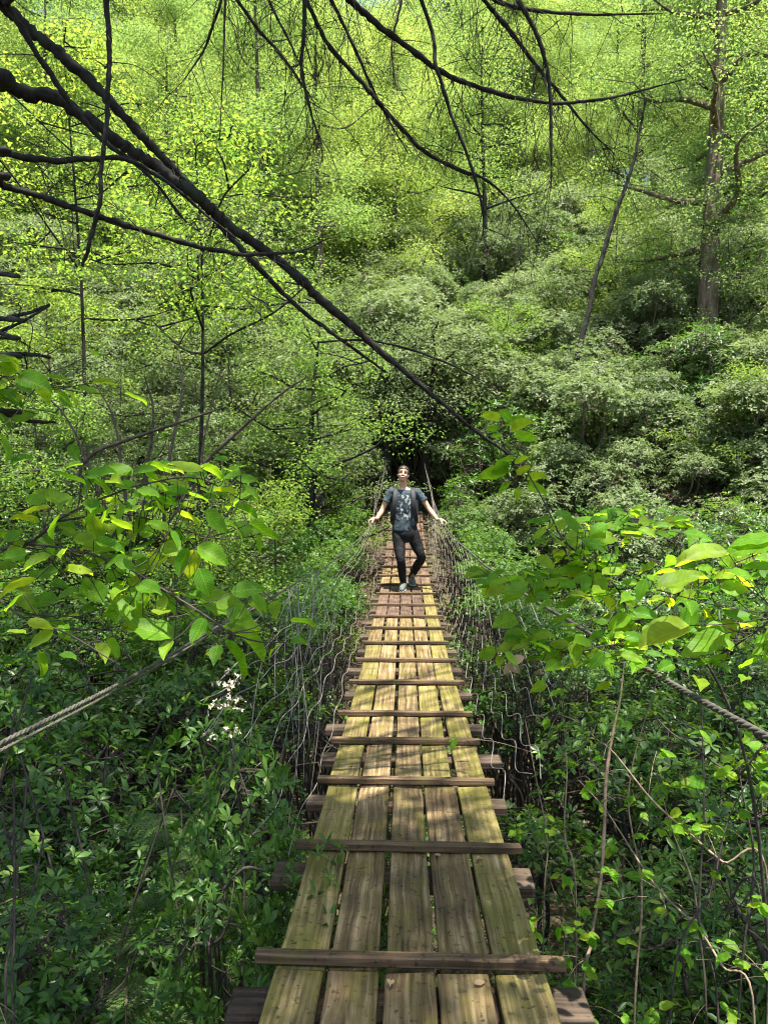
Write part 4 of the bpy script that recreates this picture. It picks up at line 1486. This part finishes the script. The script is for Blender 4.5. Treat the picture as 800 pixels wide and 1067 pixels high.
# feathery hemlock seedlings beside the near planks
def seedling(x, y, top, seed, label):
    r = np.random.default_rng(seed)
    z0 = ground_z(x, y)
    root = tag(empty('hemlock_seedling', (x, y, z0)), label, 'seedling')
    g, gl = Geo(), Geo()
    sp = spline([(x, y, z0 - 0.05), (x + 0.05, y, (z0 + top) / 2), (x, y + 0.03, top)], 8)
    g.tube(sp, np.linspace(0.014, 0.003, len(sp)), 6)
    for k in range(26):
        t = r.uniform(0.35, 1.0)
        p = np.array([x, y, z0 + (top - z0) * t])
        a = k * 2.4 + r.uniform(-0.4, 0.4)
        L = 0.42 * (1.25 - 0.75 * t) * r.uniform(0.7, 1.1)
        d = np.array([math.cos(a), math.sin(a), 0.15])
        pts = spline([p, p + d * L * 0.5 + np.array([0, 0, 0.02]), p + d * L + np.array([0, 0, -0.10 * L])], 8)
        g.tube(pts, np.linspace(0.003, 0.0008, len(pts)), 4)
        side = unit(np.cross(d, np.array([0, 0, 1.0])))
        for j in range(3, len(pts)):
            for sgn in (-1, 1):
                s_ = 0.42 * L * (1 - 0.8 * j / len(pts)) + 0.02
                e = pts[j] + (side * sgn * 0.85 + d * 0.55) * s_ + np.array([0, 0, -0.12 * s_])
                g.tube([pts[j], e], 0.0007, 3, cap=False)
                m = max(4, int(s_ / 0.007))
                u = np.linspace(0.05, 1, m)[:, None]
                O = pts[j] * (1 - u) + e * u
                dd = unit(e - pts[j])
                for s2 in (-1, 1):
                    nd = unit(dd * 0.55 + s2 * np.cross(dd, np.array([0, 0, 1.0])) * 0.85 + 0.12 * r.normal(size=(m, 3)))
                    gl.leaves(T_DIA, O, nd, np.array([0, 0, 1.0]) + 0.25 * r.normal(size=(m, 3)), 0.017, 0.0045)
    hang(g.build('stem', M['stem']), root)
    hang(gl.build('foliage', M['fern'], smooth=False), root)


seedling(-0.72, 2.72, -1.50, 1, 'feathery bright green hemlock seedling touching the left edge of the near planks')
seedling(-0.98, 3.1, -1.42, 2, 'feathery hemlock seedling a little behind and left of the brightest one')
seedling(-0.85, 2.15, -1.62, 3, 'feathery hemlock seedling low beside the nearest cross beam on the left')

# flowering laurel on the left
fp = at(235, 735, 2.5)
fr = tag(empty('flowering_laurel_shrub', (fp.x, fp.y, ground_z(fp.x, fp.y))), 'laurel shrub with pale blossom clusters left of the wire mesh', 'shrub')
hh = fp.z - ground_z(fp.x, fp.y)
put('foliage', LAUREL_NEAR[1][0], M['laurel_near'], fr).scale = (0.75, 0.75, hh / 1.62)
put('stems', LAUREL_NEAR[1][1], M['stem_dark'], fr).scale = (0.75, 0.75, hh / 1.62)
for (px, py, q) in ((236, 716, 0.045), (246, 738, 0.04), (233, 768, 0.04), (228, 742, 0.03)):
    c = np.array(at(px, py, 2.2))
    g = Geo()
    n_ = 17
    d = rnd_dirs(n_)
    d[:, 2] = np.abs(d[:, 2])
    O = c + d * q * 1.25 * rng.uniform(0.4, 1.1, (n_, 1))
    for k in range(5):
        th = k * 2 * math.pi / 5
        u = unit(np.cross(d, np.array([0.3, 0.2, 1.0])))
        w = np.cross(d, u)
        g.leaves(T_OVAL, O, u * math.cos(th) + w * math.sin(th) + 0.4 * rng.normal(size=(n_, 3)) + 0.5 * d, d, 0.011, 0.006)
    hang(g.build('flower_cluster', M['petal'], smooth=False), fr)

# dry leaves lying on the deck, and one caught in the right mesh
for (px, py, Y, lab) in ((494, 1027, None, 'small pale dry leaf lying just below the nearest full batten'), (407, 1026, None, 'small dark curled dry leaf below the nearest full batten, left of the pale one'),
                         (501, 895, None, 'reddish dry leaf stuck against the second batten at its right end'), (458, 894, None, 'brown dry leaf under the second batten')):
    y = row_to_y(py)
    p = at(px, py, y)
    g = Geo()
    g.leaves(T_BIG[1], [(p.x, y, deck_z(y) + 0.008)], [unit(np.array([random.gauss(0, 1), random.gauss(0, 1), 0.1]))], [(0.1, -0.1, 1)], 0.032, 0.02)
    tag(g.build('dry_leaf', M['dry']), lab, 'leaf')
g = Geo()
p = at(532, 690, 4.6)
for d, n_ in (((-0.3, 0.1, -0.9), (0.3, -1, 0.3)), ((0.9, 0.1, 0.4), (0, -1, 0.5)), ((0.3, 0, -0.5), (-0.4, -1, 0))):
    g.leaves(T_BIG[2], [tuple(p)], [d], [n_], 0.10, 0.06)
tag(g.build('dry_leaf', M['dry']), 'large tan withered leaf caught on the right wire mesh', 'leaf')

# ------------------------------------------------------------------ the hiker
PY = 10.3
FZ = deck_z(10.15) + 0.0


def pp(px, py, dy=0.0):
    return np.array(at(px, py, PY + dy))


def etube(g, pts, rx, ry, sides=20):
    """Closed loft of ellipses (x half-width, y half-depth) stacked along z-ish points, rounded ends."""
    P = spline(np.column_stack([pts, rx, ry]), 5)
    th = np.arange(sides) * 2 * math.pi / sides
    V = np.stack([np.stack([p[0] + p[3] * np.cos(th), p[1] + p[4] * np.sin(th), np.full(sides, p[2])], 1) for p in P])
    n = len(P)
    f = [(i * sides + k, i * sides + (k + 1) % sides, (i + 1) * sides + (k + 1) % sides, (i + 1) * sides + k) for i in range(n - 1) for k in range(sides)]
    f += [tuple(range(sides - 1, -1, -1)), tuple((n - 1) * sides + k for k in range(sides))]
    g.add(V.reshape(-1, 3), f)


def ball(g, c, r, n=14):
    c = np.array(c, float)
    r = np.broadcast_to(np.array(r, float), (3,))
    v, f = [], []
    for i in range(n + 1):
        a = math.pi * i / n
        for k in range(2 * n):
            b = math.pi * k / n
            v.append(c + r * np.array([math.sin(a) * math.cos(b), math.sin(a) * math.sin(b), math.cos(a)]))
    for i in range(n):
        for k in range(2 * n):
            k2 = (k + 1) % (2 * n)
            f.append((i * 2 * n + k, (i + 1) * 2 * n + k, (i + 1) * 2 * n + k2, i * 2 * n + k2))
    g.add(v, f)


def chain(g, pts, rs, sides=14, balls=True):
    a = spline(np.column_stack([np.array(pts), np.array(rs)]), 6)
    g.tube(a[:, :3], a[:, 3], sides)
    if balls:
        for i in (0, -1):
            ball(g, a[i, :3], a[i, 3] * 1.0, 8)


def remesh(o, v, it=4, disp=None):
    m = o.modifiers.new('remesh', 'REMESH')
    m.mode, m.voxel_size, m.use_smooth_shade = 'VOXEL', v, True
    s_ = o.modifiers.new('smooth', 'SMOOTH')
    s_.factor, s_.iterations = 0.5, it
    if disp:
        tx = bpy.data.textures.new('folds', 'CLOUDS')
        tx.noise_scale = disp[0]
        d = o.modifiers.new('folds', 'DISPLACE')
        d.texture, d.strength, d.mid_level = tx, disp[1], 0.5
    return o


M['skin'] = plain('skin', (0.52, 0.30, 0.19), 0.5, var=0.06, scale=14)
M['hair'] = plain('hair', (0.035, 0.022, 0.015), 0.5, var=0.5, scale=60)
M['trouser'] = plain('trouser', (0.006, 0.006, 0.007), 0.75, var=0.3, scale=40, spec=0.25)
M['strap'] = plain('strap', (0.014, 0.015, 0.018), 0.7, var=0.3, scale=40)
M['pack'] = plain('pack', (0.02, 0.023, 0.028), 0.75, var=0.3, scale=25)
M['shoe'] = plain('shoe', (0.085, 0.10, 0.09), 0.7, var=0.35, scale=45)
M['sole'] = plain('sole', (0.33, 0.32, 0.28), 0.8, var=0.15)
M['dark'] = plain('dark', (0.03, 0.018, 0.014), 0.6)
M['teeth'] = plain('teeth', (0.75, 0.72, 0.66), 0.4, var=0.05)
M['lip'] = plain('lip', (0.40, 0.16, 0.12), 0.5, var=0.05)


def shirt_mat(c, half_w, z0, z1):
    """Slate t-shirt with a faded pale print on the chest."""
    m, t, o = mat_new('shirt')
    tc = N_(t, 'ShaderNodeTexCoord')
    sp = N_(t, 'ShaderNodeSeparateXYZ')
    t.links.new(tc.outputs['Object'], sp.inputs[0])
    mask = None

    def between(sock, a, b):
        l = N_(t, 'ShaderNodeMath', operation='GREATER_THAN')
        t.links.new(sock, l.inputs[0]); l.inputs[1].default_value = a
        h = N_(t, 'ShaderNodeMath', operation='LESS_THAN')
        t.links.new(sock, h.inputs[0]); h.inputs[1].default_value = b
        q = N_(t, 'ShaderNodeMath', operation='MULTIPLY')
        t.links.new(l.outputs[0], q.inputs[0]); t.links.new(h.outputs[0], q.inputs[1])
        return q.outputs[0]
    mk = [between(sp.outputs[0], c[0] - half_w, c[0] + half_w), between(sp.outputs[1], -99, c[1] - 0.03), between(sp.outputs[2], z0, z1)]
    q1 = N_(t, 'ShaderNodeMath', operation='MULTIPLY')
    t.links.new(mk[0], q1.inputs[0]); t.links.new(mk[1], q1.inputs[1])
    q2 = N_(t, 'ShaderNodeMath', operation='MULTIPLY')
    t.links.new(q1.outputs[0], q2.inputs[0]); t.links.new(mk[2], q2.inputs[1])
    mp = N_(t, 'ShaderNodeMapping')
    mp.inputs['Rotation'].default_value = (0, rad(24), 0)
    mp.inputs['Scale'].default_value = (26, 1, 17)
    t.links.new(tc.outputs['Object'], mp.inputs[0])
    nz = N_(t, 'ShaderNodeTexNoise')
    nz.inputs['Scale'].default_value = 1.0
    nz.inputs['Detail'].default_value = 3
    t.links.new(mp.outputs[0], nz.inputs['Vector'])
    r = ramp(t, [(0.52, (0, 0, 0)), (0.57, (0.8, 0.8, 0.8))])
    t.links.new(nz.outputs[0], r.inputs[0])
    q3 = N_(t, 'ShaderNodeMath', operation='MULTIPLY')
    t.links.new(q2.outputs[0], q3.inputs[0]); t.links.new(r.outputs[0], q3.inputs[1])
    n2 = N_(t, 'ShaderNodeTexNoise')
    n2.inputs['Scale'].default_value = 25
    t.links.new(tc.outputs['Object'], n2.inputs['Vector'])
    bc = ramp(t, [(0.3, (0.030, 0.044, 0.055)), (0.7, (0.055, 0.075, 0.088))])
    t.links.new(n2.outputs[0], bc.inputs[0])
    mx = N_(t, 'ShaderNodeMix', data_type='RGBA')
    t.links.new(q3.outputs[0], mx.inputs[0])
    t.links.new(bc.outputs[0], mx.inputs[6])
    mx.inputs[7].default_value = (0.42, 0.44, 0.42, 1)
    b = N_(t, 'ShaderNodeBsdfPrincipled')
    b.inputs['Roughness'].default_value = 0.85
    b.inputs['Specular IOR Level'].default_value = 0.2
    t.links.new(mx.outputs[2], b.inputs['Base Color'])
    t.links.new(b.outputs[0], o.inputs[0])
    return m


hp = pp(421, 617)
hiker = tag(empty('person', (hp[0], PY, FZ)), 'smiling hiker in slate t-shirt and black leggings walking the bridge, holding both cables', 'person')

neckb, neckt = pp(420.5, 509, 0.0), pp(420, 501.5, -0.03)
head_c = pp(420, 494.2, -0.045)
sh = {-1: pp(407.3, 513, 0.02), 1: pp(434.7, 513, 0.02)}
el = {-1: pp(398.5, 531, 0.0), 1: pp(446, 529, 0.0)}
ca = {-1: cable_at(-1, PY - 0.12), 1: cable_at(1, PY - 0.12)}
wr = {s: ca[s] * np.array([1, 1, 1]) + np.array([-s * 0.085, 0.03, 0.045]) for s in (-1, 1)}
hipj = {-1: pp(415, 558), 1: pp(430, 558)}
knee = {-1: pp(417.5, 584, -0.14), 1: pp(439, 581, -0.02)}
fz = {-1: deck_z(PY - 0.1) + 0.004, 1: deck_z(PY + 0.42) + 0.004}
ank = {-1: pp(419.5, 605, 0.02), 1: pp(428.5, 602, 0.46)}
for s in (-1, 1):
    ank[s][2] = fz[s] + 0.10
toe = {-1: pp(418, 610, -0.19), 1: pp(431, 610, 0.27)}
for s in (-1, 1):
    toe[s][2] = fz[s] + 0.035
    ank[s][0], toe[s][0] = pp({-1: 420, 1: 428.5}[s], 600, {-1: 0.0, 1: 0.46}[s])[0], pp({-1: 418.5, 1: 430.5}[s], 600, {-1: -0.19, 1: 0.27}[s])[0]

# ---- body: one continuous mesh
B = Geo()
cx_ = pp(421, 530)[0]
tz = lambda row: pp(421, row)[2]
tor = [(pp(422.5, 563)[0], PY, tz(563)), (pp(422.5, 554)[0], PY, tz(554)), (cx_, PY, tz(542)), (cx_, PY, tz(528)), (cx_, PY, tz(517)), (cx_, PY, tz(511)), (neckb[0], PY, tz(508))]
etube(B, np.array(tor), [0.13, 0.155, 0.128, 0.148, 0.152, 0.125, 0.06], [0.10, 0.115, 0.10, 0.115, 0.11, 0.085, 0.06])
chain(B, [neckb + np.array([0, 0.01, -0.03]), (neckb + neckt) / 2, neckt + np.array([0, 0, 0.03])], [0.062, 0.053, 0.052])
tilt_h = Matrix.Rotation(rad(-15), 3, 'X') @ Matrix.Rotation(rad(6), 3, 'Y')


def hd(x, y, z):
    return head_c + np.array(tilt_h @ Vector((x, y, z)))


H_ = Geo()
ball(H_, (0, 0.01, 0.03), (0.074, 0.094, 0.088), 18)
ball(H_, (0, -0.012, -0.035), (0.061, 0.074, 0.078), 16)
ball(H_, (0, -0.052, -0.088), (0.030, 0.028, 0.024), 10)            # chin
for s in (-1, 1):
    ball(H_, (s * 0.038, -0.058, -0.030), (0.024, 0.022, 0.020), 10)  # cheek
    ball(H_, (s * 0.073, 0.010, -0.012), (0.010, 0.020, 0.031), 10)   # ear
    ball(H_, (s * 0.030, -0.076, 0.024), (0.026, 0.014, 0.009), 8)    # brow
chain(H_, [(0, -0.080, 0.012), (0, -0.098, -0.018), (0, -0.104, -0.032)], [0.009, 0.012, 0.014], 8)
for s in (-1, 1):
    ball(H_, (s * 0.013, -0.090, -0.036), 0.009, 8)
hv = np.concatenate(H_.v)
B.add(np.array([hd(*q) for q in hv]), H_.f)
for s in (-1, 1):
    chain(B, [sh[s] + np.array([-s * 0.03, 0, 0]), sh[s], sh[s] * 0.5 + el[s] * 0.5 + np.array([s * 0.008, 0, 0]), el[s], el[s] * 0.45 + wr[s] * 0.55, wr[s]],
          [0.055, 0.052, 0.044, 0.036, 0.036, 0.024])
    # hand laid over the cable: palm on top, fingers curl round the outside, thumb inside
    c = ca[s]
    kn = c + np.array([s * 0.012, -0.055, 0.028])
    B_p = [wr[s], (wr[s] + kn) / 2 + np.array([0, 0, 0.012]), kn]
    for off in (-0.022, 0.0, 0.022):
        chain(B, [p + np.array([0, off, 0]) for p in B_p], [0.019, 0.018, 0.013], 8)
    for k, L in enumerate((0.85, 0.97, 1.0, 0.88)):
        yo = 0.030 - 0.021 * k
        k0 = kn + np.array([0, yo, 0])
        chain(B, [k0, c + np.array([s * (0.030 * L), yo - 0.055, 0.016]), c + np.array([s * 0.034 * L, yo - 0.058, -0.012]), c + np.array([s * 0.014, yo - 0.058, -0.030 * L])],
              [0.0105, 0.0095, 0.0088, 0.0075], 8)
    chain(B, [wr[s] * 0.5 + kn * 0.5 + np.array([0, -0.03, 0]), c + np.array([-s * 0.026, -0.085, 0.010]), c + np.array([-s * 0.016, -0.105, -0.012])], [0.014, 0.011, 0.009], 8)
    chain(B, [hipj[s] + np.array([0, 0, 0.02]), hipj[s] * 0.55 + knee[s] * 0.45, knee[s], knee[s] * 0.6 + ank[s] * 0.4 + np.array([0, 0.025, 0]), ank[s]], [0.085, 0.072, 0.050, 0.050, 0.034])
    chain(B, [ank[s] + np.array([0, 0.03, -0.05]), (ank[s] + toe[s]) / 2 + np.array([0, 0, -0.01]), toe[s]], [0.035, 0.036, 0.028])
body = remesh(hang(B.build('body', M['skin']), hiker), 0.0065, 3)

# ---- clothes
tr_ = Geo()
etube(tr_, np.array([(pp(422.5, 568)[0], PY, tz(565)), (pp(422.5, 559)[0], PY, tz(558)), (pp(422.5, 551)[0], PY, tz(551)), (cx_, PY, tz(545))]), [0.12, 0.178, 0.172, 0.150], [0.09, 0.125, 0.122, 0.11])
for s in (-1, 1):
    chain(tr_, [hipj[s] + np.array([0, 0, 0.03]), hipj[s] * 0.55 + knee[s] * 0.45, knee[s], knee[s] * 0.6 + ank[s] * 0.4 + np.array([0, 0.03, 0]), ank[s] + np.array([0, 0, 0.02])],
          [0.096, 0.084, 0.062, 0.062, 0.045])
remesh(hang(tr_.build('leggings', M['trouser']), hiker), 0.008, 4, (0.07, 0.016))
sg = Geo()
etube(sg, np.array([(cx_ + 0.004, PY, tz(553.5)), (cx_, PY, tz(551)), (cx_, PY, tz(540)), (cx_, PY, tz(527)), (cx_, PY, tz(517)), (cx_, PY, tz(511.5)), (neckb[0], PY, tz(509))]),
      [0.170, 0.172, 0.152, 0.164, 0.168, 0.135, 0.072], [0.125, 0.130, 0.122, 0.135, 0.128, 0.10, 0.068])
for s in (-1, 1):
    e = sh[s] * 0.42 + el[s] * 0.58
    chain(sg, [sh[s] + np.array([-s * 0.05, 0, -0.005]), sh[s], sh[s] * 0.7 + el[s] * 0.3, e], [0.062, 0.060, 0.062, 0.066], balls=False)
M['shirt'] = shirt_mat((cx_, PY), 0.115, tz(541), tz(516))
remesh(hang(sg.build('t_shirt', M['shirt']), hiker), 0.008, 4, (0.09, 0.022))

# hair, eyes, mouth
hg = Geo()
ball(hg, (0, 0.012, 0.036), (0.083, 0.102, 0.092), 18)
vv = np.concatenate(hg.v)
fr_ = vv[:, 1] < -0.045
vv[fr_, 2] = np.maximum(vv[fr_, 2], 0.058)
h2 = Geo()
h2.add(np.array([hd(*q) for q in vv]), hg.f)
ball(h2, hd(0, 0.13, 0.06), (0.036, 0.036, 0.034), 10)
remesh(hang(h2.build('hair', M['hair']), hiker), 0.007, 2)
for s in (-1, 1):
    g = Geo()
    chain(g, [hd(s * 0.018, -0.083, 0.002), hd(s * 0.031, -0.083, 0.007), hd(s * 0.045, -0.073, 0.001)], [0.0038, 0.005, 0.003], 6)
    hang(g.build('eye', M['dark']), hiker)
    g = Geo()
    chain(g, [hd(s * 0.012, -0.090, 0.027), hd(s * 0.032, -0.089, 0.034), hd(s * 0.052, -0.072, 0.026)], [0.003, 0.0038, 0.002], 6)
    hang(g.build('eyebrow', M['hair']), hiker)
g = Geo()
chain(g, [hd(-0.030, -0.072, -0.056), hd(0, -0.090, -0.066), hd(0.030, -0.072, -0.056)], [0.006, 0.011, 0.006], 8)
mo = hang(g.build('mouth', M['lip']), hiker)
g = Geo()
chain(g, [hd(-0.022, -0.080, -0.058), hd(0, -0.097, -0.065), hd(0.022, -0.080, -0.058)], [0.004, 0.0065, 0.004], 8)
hang(g.build('teeth', M['teeth']), hiker)

# shoes
for s in (-1, 1):
    g = Geo()
    a, b = ank[s], toe[s]
    d = unit(b - a) * np.array([1, 1, 0])
    chain(g, [a + np.array([0, 0.035, -0.045]), a + np.array([0, 0.0, -0.035]), (a + b) / 2 + np.array([0, 0, -0.005]), b], [0.046, 0.050, 0.047, 0.036])
    chain(g, [a + np.array([0, 0.01, 0.02]), a + np.array([0, 0.01, -0.04])], [0.046, 0.05], balls=False)
    shoe = remesh(hang(g.build('shoe', M['shoe']), hiker), 0.006, 2)
    g = Geo()
    for k in range(2):
        pass
    pts = np.array([a + np.array([0, 0.08, 0]), a + np.array([0, 0.0, 0]), (a + b) / 2, b + np.array([0, -0.03, 0])])
    pts[:, 2] = fz[s] + 0.012
    cs = spline(pts, 4)
    wd = np.interp(np.linspace(0, 1, len(cs)), [0, 0.12, 0.6, 0.85, 1], [0.024, 0.043, 0.047, 0.044, 0.018])
    v, f = [], []
    for p_, w_ in zip(cs, wd):
        v += [(p_[0] - w_, p_[1], p_[2] - 0.011), (p_[0] + w_, p_[1], p_[2] - 0.011), (p_[0] + w_, p_[1], p_[2] + 0.013), (p_[0] - w_, p_[1], p_[2] + 0.013)]
    m_ = len(cs)
    for i in range(m_ - 1):
        for q in range(4):
            f.append((i * 4 + q, i * 4 + (q + 1) % 4, (i + 1) * 4 + (q + 1) % 4, (i + 1) * 4 + q))
    f += [(3, 2, 1, 0), tuple((m_ - 1) * 4 + q for q in range(4))]
    g.add(v, f)
    so = g.build('sole', M['sole'])
    so.parent = shoe
    so.matrix_parent_inverse = (Matrix.Translation(hiker.location)).inverted() if False else Matrix.Identity(4)

# backpack on the back, with two shoulder straps
bp_ = tag(empty('backpack', (cx_, PY + 0.2, tz(553))), 'dark backpack worn by the hiker on the bridge, its straps over both shoulders', 'backpack')
g = Geo()
etube(g, np.array([(cx_, PY + 0.21, tz(549)), (cx_, PY + 0.22, tz(546)), (cx_, PY + 0.23, tz(530)), (cx_, PY + 0.22, tz(515)), (cx_, PY + 0.20, tz(509)), (cx_, PY + 0.19, tz(507.5))]),
      [0.15, 0.19, 0.20, 0.185, 0.14, 0.08], [0.07, 0.10, 0.11, 0.10, 0.07, 0.04])
hang(g.build('bag', M['pack']), bp_)
for s in (-1, 1):
    x = s * 0.118
    pts = [(cx_ + x * 0.9, PY + 0.14, tz(511)), (cx_ + x, PY + 0.05, tz(508.5)), (cx_ + x * 1.02, PY - 0.06, tz(511)), (cx_ + x * 1.08, PY - 0.135, tz(519)),
           (cx_ + x * 1.2, PY - 0.140, tz(530)), (cx_ + x * 1.40, PY - 0.075, tz(540)), (cx_ + x * 1.42, PY + 0.13, tz(545))]
    c_ = spline(pts, 6)
    g = Geo()
    for o_ in (-0.022, -0.011, 0, 0.011, 0.022):
        g.tube(c_ + np.array([o_, 0, 0.0]), 0.010, 6)
    st = hang(g.build('shoulder_strap', M['strap']), bp_)
    remesh(st, 0.006, 1)
